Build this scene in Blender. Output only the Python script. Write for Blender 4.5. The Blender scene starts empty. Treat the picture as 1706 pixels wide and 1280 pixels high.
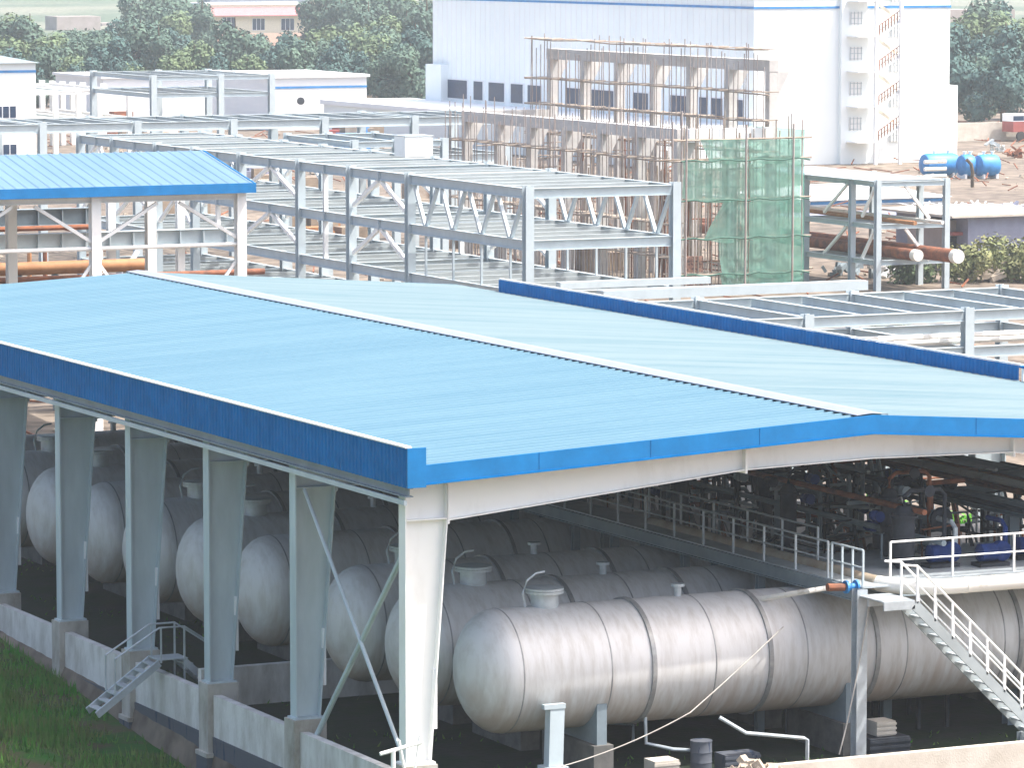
import bpy, math, random
from mathutils import Vector, Matrix, noise

# ------------------------------------------------------------ camera, world, sun, exposure
scn = bpy.context.scene
COL = scn.collection
F, CX, CY = 7215.0, 853.0, 640.0
TH = math.atan((CY + 105) / F)
YAW = math.atan(3473 * math.cos(TH) / F)
CR = Vector((math.cos(YAW), -math.sin(YAW), 0))
CF = Vector((math.sin(YAW) * math.cos(TH), math.cos(YAW) * math.cos(TH), -math.sin(TH)))
CU = CR.cross(CF)
CAM = Vector((-43.1305, -96.2937, 20.7542))
cd = bpy.data.cameras.new("camera"); cam = bpy.data.objects.new("camera", cd); COL.objects.link(cam)
cam.location = CAM; cam.rotation_euler = (math.pi / 2 - TH, 0, -YAW)
cd.sensor_width = 36; cd.lens = F / 1706 * 36; cd.clip_start = 1; cd.clip_end = 9000
scn.camera = cam
SUN_EL, SUN_AZ = math.radians(60), math.radians(118)      # azimuth from +Y towards +X
w = bpy.data.worlds.new("World"); scn.world = w; w.use_nodes = True
nt = w.node_tree; sky = nt.nodes.new('ShaderNodeTexSky'); sky.sky_type = 'NISHITA'; sky.sun_disc = False
sky.sun_elevation = SUN_EL; sky.sun_rotation = SUN_AZ; sky.dust_density = 5.5; sky.air_density = 1.0; sky.ozone_density = .4
bg = nt.nodes['Background']; bg.inputs[1].default_value = 0.15
nt.links.new(sky.outputs[0], bg.inputs[0])
sd = bpy.data.lights.new("sun", 'SUN'); sd.energy = 3.0; sd.angle = math.radians(0.5); sd.color = (1, .96, .9)
sun = bpy.data.objects.new("sun", sd); COL.objects.link(sun)
SV = Vector((math.sin(SUN_AZ) * math.cos(SUN_EL), math.cos(SUN_AZ) * math.cos(SUN_EL), math.sin(SUN_EL)))
sun.rotation_euler = SV.to_track_quat('Z', 'Y').to_euler()
scn.view_settings.view_transform = 'Standard'; scn.view_settings.look = 'None'
scn.view_settings.gamma = 1; scn.view_settings.exposure = 1.3
scn.render.engine = 'CYCLES'; scn.cycles.max_bounces = 6; scn.cycles.volume_bounces = 1
scn.cycles.transparent_max_bounces = 12
random.seed(7); R = random.random; U = random.uniform

def at(u, v, **k):
    """point of the place that the photograph shows at (u, v), given one known coordinate"""
    d = CR * ((u - CX) / F) - CU * ((v - CY) / F) + CF
    a, val = next(iter(k.items()))
    if a == 'D': return CAM + d * val
    i = 'XYZ'.index(a)
    return CAM + d * ((val - CAM[i]) / d[i])

# ------------------------------------------------------------ materials
def mat(name, c, rough=.6, metal=0., var=.12, scale=3., c2=None, bump=0., bscale=20., alpha=None, stretch=(1, 1, 1), spec=.5, th=(.35, .65)):
    m = bpy.data.materials.new(name); m.use_nodes = True; n = m.node_tree; L = n.links
    b = n.nodes['Principled BSDF']; b.inputs['Roughness'].default_value = rough
    b.inputs['Metallic'].default_value = metal; b.inputs['Specular IOR Level'].default_value = spec
    tc = n.nodes.new('ShaderNodeTexCoord'); mp = n.nodes.new('ShaderNodeMapping')
    mp.inputs['Scale'].default_value = stretch; L.new(tc.outputs['Object'], mp.inputs[0])
    no = n.nodes.new('ShaderNodeTexNoise'); no.inputs['Scale'].default_value = scale
    no.inputs['Detail'].default_value = 6; no.inputs['Roughness'].default_value = .65
    L.new(mp.outputs[0], no.inputs['Vector'])
    cr = n.nodes.new('ShaderNodeValToRGB'); cr.color_ramp.elements[0].position = th[0]; cr.color_ramp.elements[1].position = th[1]
    lo = c2 if c2 else tuple(x * (1 - var) for x in c); hi = c if c2 else tuple(min(1, x * (1 + var)) for x in c)
    cr.color_ramp.elements[0].color = (*lo, 1); cr.color_ramp.elements[1].color = (*hi, 1)
    L.new(no.outputs[0], cr.inputs[0]); L.new(cr.outputs[0], b.inputs['Base Color'])
    if bump:
        n2 = n.nodes.new('ShaderNodeTexNoise'); n2.inputs['Scale'].default_value = bscale; n2.inputs['Detail'].default_value = 5
        L.new(mp.outputs[0], n2.inputs['Vector'])
        bp = n.nodes.new('ShaderNodeBump'); bp.inputs['Strength'].default_value = bump; bp.inputs['Distance'].default_value = .05
        L.new(n2.outputs[0], bp.inputs['Height']); L.new(bp.outputs[0], b.inputs['Normal'])
    if alpha is not None: b.inputs['Alpha'].default_value = alpha
    return m

M = dict(
 joint=mat('trim_lap', (.006, .11, .30), .6, spec=.1),
 roof2=mat('pale_roof_sheet', (.115, .19, .225), .7, c2=(.17, .235, .26), scale=.6, stretch=(.12, 2.0, 1), spec=.1, th=(.42, .7)),  # paler, streaked copy of the roof sheet for the far slope
 roof=mat('roof_sheet', (.092, .185, .25), .7, c2=(.11, .206, .268), scale=.45, stretch=(.16, 2.2, 1), spec=.1, th=(.4, .62)),
 ridge=mat('ridge_sheet', (.215, .245, .30), .7, var=.06, spec=.1),
 blue=mat('blue_sheet', (.010, .16, .40), .6, spec=.15, var=.12, scale=1.2),
 dblue=mat('deep_blue_sheet', (.001, .155, .42), .6, spec=.05, var=.12, scale=1.5),
 steel=mat('painted_steel', (.44, .51, .54), .5, var=.07, scale=1.2),
 steelw=mat('pale_painted_steel', (.86, .86, .84), .5, c2=(.74, .73, .70), scale=.8, stretch=(1, 1, .4), th=(.3, .5)),
 steelg=mat('grey_painted_steel', (.22, .27, .30), .5, var=.12, scale=1.2),
 galv=mat('galvanised_steel', (.45, .50, .53), .42, metal=.35, var=.15, scale=2),
 joist=mat('primer_grey_joist', (.34, .38, .39), .6, var=.15, scale=.4, spec=.2),
 shade_sheet=mat('dark_shade_sheet', (.018, .022, .026), .9, spec=.05),  # near black, so the roof underside stays as dark as deep shade
 tank=mat('brushed_tank_steel', (.68, .675, .67), .66, metal=.25, c2=(.55, .53, .505), scale=2.4, stretch=(2.2, .7, .4), bump=.03, bscale=6, th=(.28, .56)),
 band=mat('tank_band', (.33, .33, .33), .5, metal=.4, var=.2),
 conc=mat('concrete', (.66, .65, .62), .9, c2=(.42, .40, .36), scale=1.6, bump=.25, th=(.3, .6), stretch=(1, 1, .4)),
 conclit=mat('pale_concrete', (.58, .54, .48), .9, c2=(.46, .42, .36), scale=1.2, bump=.2),
 concn=mat('new_concrete', (.60, .59, .57), .9, c2=(.46, .45, .44), scale=.8, bump=.2),
 concp=mat('pedestal_concrete', (.46, .44, .40), .9, c2=(.24, .22, .18), scale=1.3, bump=.3, th=(.3, .6), stretch=(1, 1, .5), spec=.15),
 concd=mat('shade_dark_concrete', (.16, .155, .145), .9, c2=(.09, .09, .085), scale=1.6),  # shade under the tanks put into the colour of the piers
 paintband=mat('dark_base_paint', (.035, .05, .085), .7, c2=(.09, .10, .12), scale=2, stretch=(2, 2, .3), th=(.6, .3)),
 dark=mat('dark_metal', (.03, .035, .045), .6, var=.3),
 rust=mat('rusty_steel', (.30, .10, .04), .8, c2=(.12, .05, .03), scale=2),
 orange=mat('orange_pipe_paint', (.42, .21, .09), .7, c2=(.30, .13, .05), scale=1.5),
 white=mat('white_wall', (.83, .88, .88), .7, var=.03, scale=.1),
 whitec=mat('white_sheet', (.82, .83, .84), .6, var=.03, scale=.2),
 pipew=mat('white_pipe', (.72, .70, .64), .45, c2=(.5, .46, .38), scale=2, th=(.3, .45)),
 glass=mat('dark_window', (.010, .03, .075), .3, var=.2, spec=.25),
 bluetank=mat('blue_tank', (.03, .22, .52), .5, var=.2, scale=1),
 pump=mat('blue_machine_paint', (.010, .03, .13), .8, var=.3, spec=.2),
 colsteel=mat('shaded_column_steel', (.50, .585, .62), .55, c2=(.40, .47, .50), scale=1.1, stretch=(1, 1, .25), spec=.25),
 wood=mat('scaffold_timber', (.40, .35, .29), .85, c2=(.28, .21, .16), scale=2),
 pole=mat('scaffold_pole', (.36, .34, .33), .7, c2=(.33, .25, .21), scale=1.5),
 redroof=mat('red_roof', (.46, .17, .18), .8, var=.15),
 cream=mat('cream_plaster', (.72, .66, .52), .85, var=.06),
 brick=mat('far_wall', (.36, .31, .30), .9, c2=(.28, .24, .22), scale=.4),
 slate=mat('blue_grey_block_wall', (.25, .27, .36), .9, c2=(.20, .21, .28), scale=1),
 tyre=mat('rubber', (.02, .02, .02), .8),
 red=mat('red_paint', (.30, .07, .06), .6),
 purple=mat('faded_purple_cloth', (.30, .22, .40), .9, var=.2),
 bark=mat('bark', (.10, .075, .05), .9, var=.3),
 grassm=mat('grass_blade', (.045, .22, .02), .8, c2=(.13, .16, .05), scale=.8),
 earth=mat('dark_earth', (.07, .065, .035), .95, c2=(.02, .10, .012), scale=.7, bump=.5, bscale=6, th=(.42, .6)),
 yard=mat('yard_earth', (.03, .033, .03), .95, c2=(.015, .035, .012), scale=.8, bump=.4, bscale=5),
 leafa=mat('hazed_leaf_green', (.11, .17, .12), .8, c2=(.07, .12, .10), scale=.35),  # leaf colours carry painted distance haze, paler and bluer
 leafb=mat('hazed_leaf_yellow_green', (.15, .20, .10), .8, c2=(.10, .15, .09), scale=.35),
 leafc=mat('hazed_leaf_blue_green', (.08, .145, .125), .8, c2=(.055, .105, .10), scale=.35),
 dry=mat('dry_shrub', (.28, .27, .13), .9, c2=(.13, .16, .07), scale=.5),
 bright=mat('bright_weed_leaf', (.12, .38, .04), .7, var=.2),
 rubble=mat('rubble', (.50, .44, .36), .95, c2=(.34, .28, .22), scale=2, bump=.5),
 rope=mat('cable', (.45, .42, .38), .8),
)
for k in ('leafa', 'leafb', 'leafc', 'dry', 'bright', 'grassm', 'earth', 'yard', 'conc', 'conclit', 'concn', 'paintband', 'rubble', 'steelg', 'dark'):
    b = M[k].node_tree.nodes['Principled BSDF']; b.inputs['Specular IOR Level'].default_value = .15
# tank steel: rust coloured run-off stains on the belly
n = M['tank'].node_tree; L = n.links; b = n.nodes['Principled BSDF']; old = b.inputs['Base Color'].links[0].from_socket
tc = n.nodes.new('ShaderNodeTexCoord'); sx = n.nodes.new('ShaderNodeSeparateXYZ'); L.new(tc.outputs['Object'], sx.inputs[0])
mp = n.nodes.new('ShaderNodeMapping'); mp.inputs['Scale'].default_value = (2.6, .6, .35); L.new(tc.outputs['Object'], mp.inputs[0])
no = n.nodes.new('ShaderNodeTexNoise'); no.inputs['Scale'].default_value = 1.3; no.inputs['Detail'].default_value = 7; L.new(mp.outputs[0], no.inputs['Vector'])
ad = n.nodes.new('ShaderNodeMath'); ad.operation = 'MULTIPLY_ADD'; ad.inputs[1].default_value = 2.6; L.new(no.outputs[0], ad.inputs[0]); L.new(sx.outputs[2], ad.inputs[2])
mr = n.nodes.new('ShaderNodeMapRange'); mr.inputs[1].default_value = 3.6; mr.inputs[2].default_value = 2.7; mr.inputs[3].default_value = 0; mr.inputs[4].default_value = .75; L.new(ad.outputs[0], mr.inputs[0])
mx = n.nodes.new('ShaderNodeMixRGB'); L.new(mr.outputs[0], mx.inputs[0]); L.new(old, mx.inputs[1]); mx.inputs[2].default_value = (.40, .31, .25, 1); L.new(mx.outputs[0], b.inputs['Base Color'])
oi = n.nodes.new('ShaderNodeObjectInfo')
for lk in [l for l in L if l.to_node.type == 'MAPPING']:
    mpn = lk.to_node; va = n.nodes.new('ShaderNodeVectorMath'); va.operation = 'ADD'; L.new(tc.outputs['Object'], va.inputs[0])
    vs_ = n.nodes.new('ShaderNodeVectorMath'); vs_.operation = 'SCALE'; vs_.inputs['Scale'].default_value = 1.37; L.new(oi.outputs['Location'], vs_.inputs[0]); L.new(vs_.outputs[0], va.inputs[1]); L.new(va.outputs[0], mpn.inputs[0])
mm = n.nodes.new('ShaderNodeMath'); mm.operation = 'MULTIPLY_ADD'; mm.inputs[1].default_value = -.3; mm.inputs[2].default_value = .34; L.new(mr.outputs[0], mm.inputs[0]); L.new(mm.outputs[0], b.inputs['Metallic'])
# green mesh: part of the light passes
g = mat('green_debris_net', (.27, .47, .39), .9, c2=(.17, .38, .32), scale=.8, stretch=(1, 1, .3), spec=.1)
n = g.node_tree; b = n.nodes['Principled BSDF']; o = n.nodes['Material Output']
tr = n.nodes.new('ShaderNodeBsdfTransparent'); tl = n.nodes.new('ShaderNodeBsdfTranslucent'); tl.inputs[0].default_value = (.22, .55, .42, 1)
m1 = n.nodes.new('ShaderNodeMixShader'); m1.inputs[0].default_value = .45; n.links.new(b.outputs[0], m1.inputs[1]); n.links.new(tl.outputs[0], m1.inputs[2])
m2 = n.nodes.new('ShaderNodeMixShader'); m2.inputs[0].default_value = .36; n.links.new(m1.outputs[0], m2.inputs[1]); n.links.new(tr.outputs[0], m2.inputs[2])
n.links.new(m2.outputs[0], o.inputs[0]); M['net'] = g
# ground: pale sandy building site fading to fields
g = mat('site_ground', (.235, .19, .145), .95, c2=(.15, .12, .095), scale=.06, bump=.4, bscale=2)
n = g.node_tree; L = n.links; b = n.nodes['Principled BSDF']; old = b.inputs['Base Color'].links[0].from_socket
tc = n.nodes.new('ShaderNodeTexCoord'); sx = n.nodes.new('ShaderNodeSeparateXYZ'); L.new(tc.outputs['Object'], sx.inputs[0])
mr = n.nodes.new('ShaderNodeMapRange'); mr.inputs[1].default_value = 470; mr.inputs[2].default_value = 620; L.new(sx.outputs[1], mr.inputs[0])
no = n.nodes.new('ShaderNodeTexNoise'); no.inputs['Scale'].default_value = .012; no.inputs['Detail'].default_value = 6; L.new(tc.outputs['Object'], no.inputs['Vector'])
cr = n.nodes.new('ShaderNodeValToRGB'); cr.color_ramp.elements[0].color = (.08, .12, .075, 1); cr.color_ramp.elements[1].color = (.19, .20, .15, 1)
cr.color_ramp.elements[0].position = .42; cr.color_ramp.elements[1].position = .56; L.new(no.outputs[0], cr.inputs[0])
mx = n.nodes.new('ShaderNodeMixRGB'); L.new(mr.outputs[0], mx.inputs[0]); L.new(old, mx.inputs[1]); L.new(cr.outputs[0], mx.inputs[2])
sc2 = n.nodes.new('ShaderNodeTexNoise'); sc2.inputs['Scale'].default_value = .9; sc2.inputs['Detail'].default_value = 8; L.new(tc.outputs['Object'], sc2.inputs['Vector'])
cr2 = n.nodes.new('ShaderNodeValToRGB'); cr2.color_ramp.elements[0].color = (.42, .40, .38, 1); cr2.color_ramp.elements[0].position = .35; cr2.color_ramp.elements[1].position = .6
L.new(sc2.outputs[0], cr2.inputs[0]); mu = n.nodes.new('ShaderNodeMixRGB'); mu.blend_type = 'MULTIPLY'; mu.inputs[0].default_value = 1
L.new(mx.outputs[0], mu.inputs[1]); L.new(cr2.outputs[0], mu.inputs[2]); L.new(mu.outputs[0], b.inputs['Base Color']); M['ground'] = g

# ------------------------------------------------------------ mesh helpers
ORG = {}
class MB:
    def __init__(s): s.v = []; s.f = []
    def add(s, vs, fs):
        b = len(s.v); s.v += [Vector(v) for v in vs]; s.f += [tuple(i + b for i in f) for f in fs]; return s
    def box(s, x0, x1, y0, y1, z0, z1):
        return s.add([(x, y, z) for x in (x0, x1) for y in (y0, y1) for z in (z0, z1)],
                     [(0, 1, 3, 2), (4, 6, 7, 5), (0, 4, 5, 1), (2, 3, 7, 6), (0, 2, 6, 4), (1, 5, 7, 3)])
    def bar(s, p, q, w, h, up=(0, 0, 1)):
        p = Vector(p); q = Vector(q); d = (q - p).normalized(); up = Vector(up)
        if abs(d.dot(up)) > .98: up = Vector((0, 1, 0))
        a = d.cross(up).normalized(); c = a.cross(d).normalized(); a *= w / 2; c *= h / 2
        return s.add([p - a - c, p - a + c, p + a - c, p + a + c, q - a - c, q - a + c, q + a - c, q + a + c],
                     [(0, 2, 3, 1), (4, 5, 7, 6), (0, 4, 6, 2), (1, 3, 7, 5), (0, 1, 5, 4), (2, 6, 7, 3)])
    def ibeam(s, p, q, w, h, up=(0, 0, 1), t=.03):
        p = Vector(p); q = Vector(q); d = (q - p).normalized(); u = Vector(up)
        if abs(d.dot(u)) > .98: u = Vector((0, 1, 0))
        a = d.cross(u).normalized(); c = a.cross(d).normalized()
        s.bar(p, q, t, h - 2 * t, c)
        for k in (-1, 1): s.bar(p + c * k * (h - t) / 2, q + c * k * (h - t) / 2, w, t, c)
        return s
    def ring(s, p, d, r, n):
        d = Vector(d).normalized(); u = Vector((0, 0, 1)) if abs(d.z) < .95 else Vector((1, 0, 0))
        a = d.cross(u).normalized(); c = a.cross(d)
        return [Vector(p) + (a * math.cos(t) + c * math.sin(t)) * r for t in [2 * math.pi * i / n for i in range(n)]]
    def path(s, pts, rs, n=8, caps=True):
        if not isinstance(rs, (list, tuple)): rs = [rs] * len(pts)
        pts = [Vector(p) for p in pts]; b = len(s.v); N = len(pts)
        for i, p in enumerate(pts):
            d = (pts[min(i + 1, N - 1)] - pts[max(i - 1, 0)])
            s.v += s.ring(p, d, max(rs[i], .001), n)
        for i in range(N - 1):
            for j in range(n):
                k = (j + 1) % n; s.f.append((b + i * n + j, b + i * n + k, b + (i + 1) * n + k, b + (i + 1) * n + j))
        if caps: s.f.append(tuple(b + j for j in range(n))[::-1]); s.f.append(tuple(b + (N - 1) * n + j for j in range(n)))
        return s
    def tube(s, p, q, r, n=8): return s.path([p, q], r, n)
    def lathe(s, c, ax, prof, n=24):      # prof: (distance along ax, radius)
        ax = Vector(ax).normalized(); c = Vector(c)
        u = Vector((0, 0, 1)) if abs(ax.z) < .95 else Vector((1, 0, 0)); a = ax.cross(u).normalized(); e = a.cross(ax)
        b = len(s.v)
        for (t, r) in prof:
            for j in range(n):
                g = 2 * math.pi * j / n; s.v.append(c + ax * t + (a * math.cos(g) + e * math.sin(g)) * max(r, .002))
        for i in range(len(prof) - 1):
            for j in range(n):
                k = (j + 1) % n; s.f.append((b + i * n + j, b + i * n + k, b + (i + 1) * n + k, b + (i + 1) * n + j))
        s.f.append(tuple(b + j for j in range(n))[::-1]); s.f.append(tuple(b + (len(prof) - 1) * n + j for j in range(n)))
        return s
    def build(s, name, m, parent=None, smooth=False, loc=None):
        o0 = ORG[parent.name] if parent else (Vector(loc) if loc is not None else Vector((0, 0, 0)))
        me = bpy.data.meshes.new(name); me.from_pydata([v - o0 for v in s.v], [], s.f)
        me.materials.append(M[m] if isinstance(m, str) else m)
        if smooth:
            me.polygons.foreach_set('use_smooth', [True] * len(me.polygons))
            try: me.set_sharp_from_angle(angle=math.radians(38))
            except Exception: pass
        me.update(); o = bpy.data.objects.new(name, me); COL.objects.link(o)
        if parent: o.parent = parent
        elif loc is not None: o.location = loc
        ORG[o.name] = o0
        return o
def tag(o, label=None, cat=None, group=None, kind=None):
    if label: o['label'] = label
    if cat: o['category'] = cat
    if group: o['group'] = group
    if kind: o['kind'] = kind
    return o
def thing(name, label, cat, loc=(0, 0, 0), group=None):
    o = bpy.data.objects.new(name, None); COL.objects.link(o); o.location = loc; o.empty_display_size = .5
    ORG[o.name] = Vector(loc); return tag(o, label, cat, group)
def copy_tree(o, loc=None, label=None):
    c = o.copy(); COL.objects.link(c)
    if loc is not None: c.location = loc
    if label: c['label'] = label
    for ch in list(o.children):
        k = copy_tree(ch); k.parent = c
    return c
def B(*a): return MB().box(*a)

# ------------------------------------------------------------ terrain
def lerp(a, b, t): t = max(0, min(1, t)); return a + (b - a) * t
def gh(x, y):
    if x < -.1 and y < 70 and y > -70:
        base = lerp(-2.9, -.7, (y - 6) / 26) if y > 6 else -2.9
        bank = max(0, (-x - 2.5)) * .16 if y < 60 else 0
        h = min(base + bank, -.5) + .12 * noise.noise(Vector((x * .5, y * .5, 0)))
        return lerp(h, -.6, (-x - 40) / 30)
    if y > 900: return -.6 + (y - 900) * .012 + 8 * max(0, (y - 1300) / 900) * (1 + noise.noise(Vector((x * .002, y * .002, 3))))
    return -.62
xs = [-1500, -900, -500, -250, -120, -70, -45] + [-30 + i * .75 for i in range(40)] + [-.15, .15, 10, 30, 60, 120, 200, 300, 400, 600, 900, 1400, 2200, 3200]
ys = [-250, -150, -100, -70, -50, -30] + [-20 + i * .9 for i in range(88)] + [65, 90, 130, 200, 300, 420, 560, 700, 900, 1100, 1300, 1500, 1750, 2000, 2400, 3000]
mb = MB(); mb.v = [Vector((x, y, gh(x, y))) for x in xs for y in ys]; ny = len(ys)
mb.f = [(i * ny + j, (i + 1) * ny + j, (i + 1) * ny + j + 1, i * ny + j + 1) for i in range(len(xs) - 1) for j in range(ny - 1)]
tag(mb.build('ground', 'ground', smooth=True), kind='structure')
# distant hills closing the view
mb = MB(); N = 60; K = 8
for i in range(N + 1):
    a = -.35 + 1.6 * i / N
    for j in range(K):
        d = 2300 + j * 220; t = j / (K - 1)
        x = CAM.x + math.sin(a) * d; y = CAM.y + math.cos(a) * d
        z = 6 + 150 * math.sin(t * math.pi / 2) * (.65 + .5 * noise.noise(Vector((a * 5, 0, 1)))) + 12 * noise.noise(Vector((a * 30, j, 4)))
        mb.v.append(Vector((x, y, z)))
mb.f = [(i * K + j, (i + 1) * K + j, (i + 1) * K + j + 1, i * K + j + 1) for i in range(N) for j in range(K - 1)]
M['hill'] = mat('hill_scrub', (.12, .17, .08), .95, c2=(.22, .23, .13), scale=.01)
tag(mb.build('hills', 'hill', smooth=True), kind='structure')
# the bank beside the wall and the yard floor, laid on the ground sheet
mb = MB(); gx = [-30 + i * .75 for i in range(40)] + [-.15]; gy = [-20 + i * .9 for i in range(78)]; n2 = len(gy)
mb.v = [Vector((x, y, gh(x, y) + .006)) for x in gx for y in gy]
mb.f = [(i * n2 + j, (i + 1) * n2 + j, (i + 1) * n2 + j + 1, i * n2 + j + 1) for i in range(len(gx) - 1) for j in range(n2 - 1)]
tag(mb.build('earth_bank', 'earth', smooth=True), kind='structure')
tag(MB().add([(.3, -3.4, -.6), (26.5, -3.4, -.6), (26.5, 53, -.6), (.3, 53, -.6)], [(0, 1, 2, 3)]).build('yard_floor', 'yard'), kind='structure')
mb = MB()
for k in range(60000):
    x = -U(.25, 12); y = U(1, 45)
    d = noise.noise(Vector((x * .35, y * .35, 9))) + (.25 if x < -2 else -.1) + (y - 18) * .02
    if d < U(-.25, .2): continue
    z = gh(x, y); h = U(.12, .38) * (1 + max(0, d)); a = U(0, 6.28); ww = U(.02, .05); lx, ly = U(-.12, .12), U(-.12, .12)
    mb.add([(x - ww * math.cos(a), y - ww * math.sin(a), z), (x + ww * math.cos(a), y + ww * math.sin(a), z), (x + lx, y + ly, z + h)], [(0, 1, 2)])
tag(mb.build('grass', 'grassm'), 'green grass and weeds on the shaded bank beside the concrete wall', 'grass', kind='stuff')
mb = MB()
for k in range(9000):
    x = U(.5, 25); y = U(-3.2, 50)
    if noise.noise(Vector((x * .3, y * .3, 2))) < U(.0, .5): continue
    z = -.6; h = U(.05, .15); a = U(0, 6.28)
    mb.add([(x - .03 * math.cos(a), y - .03 * math.sin(a), z), (x + .03 * math.cos(a), y + .03 * math.sin(a), z), (x + U(-.1, .1), y + U(-.1, .1), z + h)], [(0, 1, 2)])
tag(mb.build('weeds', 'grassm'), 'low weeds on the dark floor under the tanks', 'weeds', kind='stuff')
# ------------------------------------------------------------ the blue roofed shed
XR, XE = 12.85, 25.6                    # ridge and far eave
ZE, ZR, ZF = 7.86, 8.50, 7.60           # roof sheet heights: near eave, ridge, far eave
Y0, Y1 = -.8, 52.4
def roofz(x): return ZE + (ZR - ZE) * x / XR if x < XR else ZR + (ZF - ZR) * (x - XR) / (XE - XR)
COLY = [0.0, 6.98, 13.1, 19.15, 25.1, 31.2, 37.2, 43.2, 49.2]
shed = thing('tank_shed', 'long open steel shed with pale blue ribbed roof over the row of steel tanks', 'shed', (0, 0, -.6))
def ribbed(xa, za, xb, zb, ya, yb, pitch=.46, hgt=.07):
    mb = MB(); y = ya; prof = []
    while y < yb - .02:
        for dy, dz in ((0, 0), (pitch * .62, 0), (pitch * .72, hgt), (pitch * .88, hgt), (pitch * .98, 0)):
            if y + dy < yb: prof.append((y + dy, dz))
        y += pitch
    prof.append((yb, 0))
    n = len(prof)
    for x, z in ((xa, za), (xb, zb)): mb.v += [Vector((x, p[0], z + p[1])) for p in prof]
    mb.f = [(i, i + n, i + n + 1, i + 1) for i in range(n - 1)]
    return mb
ribbed(.0, ZE, XR, ZR, Y0, Y1).build('roof_slope', 'roof', shed)
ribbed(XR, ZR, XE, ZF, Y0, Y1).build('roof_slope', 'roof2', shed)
MB().add([(.0, Y0, ZE - .03), (XR, Y0, ZR - .03), (XR, Y1, ZR - .03), (.0, Y1, ZE - .03)], [(0, 1, 2, 3)]).build('added_shade_sheet', 'shade_sheet', shed)  # added dark sheets under both slopes, cutting bounced light inside the shed
MB().add([(XR, Y0, ZR - .03), (XE, Y0, ZF - .03), (XE, Y1, ZF - .03), (XR, Y1, ZR - .03)], [(0, 1, 2, 3)]).build('added_shade_sheet', 'shade_sheet', shed)
mb = MB(); hw = .45
for s in (-1, 1):
    xe = XR + s * hw; mb.add([(XR, Y0, ZR + .115), (xe, Y0, roofz(xe) + .10), (xe, Y1, roofz(xe) + .10), (XR, Y1, ZR + .115)], [(0, 1, 2, 3)] if s < 0 else [(3, 2, 1, 0)])
    mb.add([(xe, Y0, roofz(xe) + .10), (xe, Y1, roofz(xe) + .10), (xe, Y1, roofz(xe) + .075), (xe, Y0, roofz(xe) + .075)], [(0, 1, 2, 3)])
mb.build('ridge_cap', 'ridge', shed)
# dark strip standing in for the shadow in the rib gaps below the cap
B(XR - hw + .03, XR - hw + .06, Y0 + .1, Y1, roofz(XR - hw) - .002, roofz(XR - hw) + .062).build('ridge_gap_shade', 'dark', shed)
# gable fascia following the slopes
def gable_fascia(yf, t=.05, drop=.44):
    for (xa, xb) in ((.22, XR), (XR, XE)):
        za, zb = roofz(xa) + .07, roofz(xb) + .07
        v = [(x, y, z) for x, zt in ((xa, za), (xb, zb)) for y in (yf, yf + t) for z in (zt, zt - drop)]
        MB().add(v, [(0, 1, 3, 2), (4, 6, 7, 5), (0, 4, 5, 1), (2, 3, 7, 6), (0, 2, 6, 4), (1, 5, 7, 3)]).build('gable_trim', 'blue', shed)
        v = [(x, y, z) for x, zt in ((xa, za - drop), (xb, zb - drop)) for y in (yf - .02, yf + t) for z in (zt - .003, zt - .055)]
        MB().add(v, [(0, 1, 3, 2), (4, 6, 7, 5), (0, 4, 5, 1), (2, 3, 7, 6), (0, 2, 6, 4), (1, 5, 7, 3)]).build('drip_edge', 'dblue', shed)
gable_fascia(Y0 - .06)
for x in (3.3, 6.4, 9.5, 15.9, 19.0, 22.1):
    zt = roofz(x) + .066; B(x, x + .02, Y0 - .066, Y0 - .0605, zt - .43, zt).build('trim_lap', 'joint', shed)
# near parapet: ribbed deep blue cladding with white cap
def rib_wall(x, ya, yb, z0, z1, side=-1, pitch=.22):
    mb = MB(); y = ya; prof = []
    while y < yb - .01:
        for dy, dx in ((0, 0), (.12, 0), (.14, .028), (.2, .028)):
            if y + dy < yb: prof.append((y + dy, dx))
        y += pitch
    prof.append((yb, 0)); n = len(prof)
    for z in (z0, z1): mb.v += [Vector((x + side * p[1], p[0], z)) for p in prof]
    mb.f = [(i, i + 1, i + n + 1, i + n) for i in range(n - 1)]
    return mb
px = -.28
rib_wall(px, Y0 - .05, Y1, 7.40, 8.38).build('parapet_cladding', 'dblue', shed)
B(px + .06, px + .1, Y0 - .05, Y1, 7.42, 8.37).build('parapet_lining', 'blue', shed)
B(px - .05, px + .13, Y0 - .1, Y1, 8.381, 8.42).build('parapet_cap', 'steelw', shed)
B(px + .0, px + .5, Y0 - .12, Y0 - .062, 7.40, 8.38).build('corner_trim', 'blue', shed)
# eave gutter beam below the parapet
MB().ibeam((px + .12, Y0 + .05, 7.27), (px + .12, Y1, 7.27), .22, .24).build('eave_beam', 'steelg', shed)
MB().bar((px + .02, Y0 + .05, 7.02), (px + .02, Y1, 7.02), .08, .12).build('eave_strut', 'steel', shed)
# far parapet
rib_wall(XE + .0, 12.45, 48.4, 7.50, 8.11, side=-1).build('parapet_cladding', 'dblue', shed)
B(XE + .03, XE + .12, 12.4, 48.4, 8.113, 8.16).build('parapet_cap', 'steelw', shed)
B(XE - .03, XE + .1, 2.0, 12.4, 8.05, 8.11).build('parapet_rail', 'dblue', shed)
mb = MB()
for y in (12.2, 10.5, 8.5, 5.5, 2.5): mb.box(XE, XE + .08, y, y + .1, 7.5, 8.045)
mb.build('parapet_post', 'steelw', shed)
for (y, l) in ((17.0, .7), (18.6, .3)):     # flashing scraps left on the sheets
    pass
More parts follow.
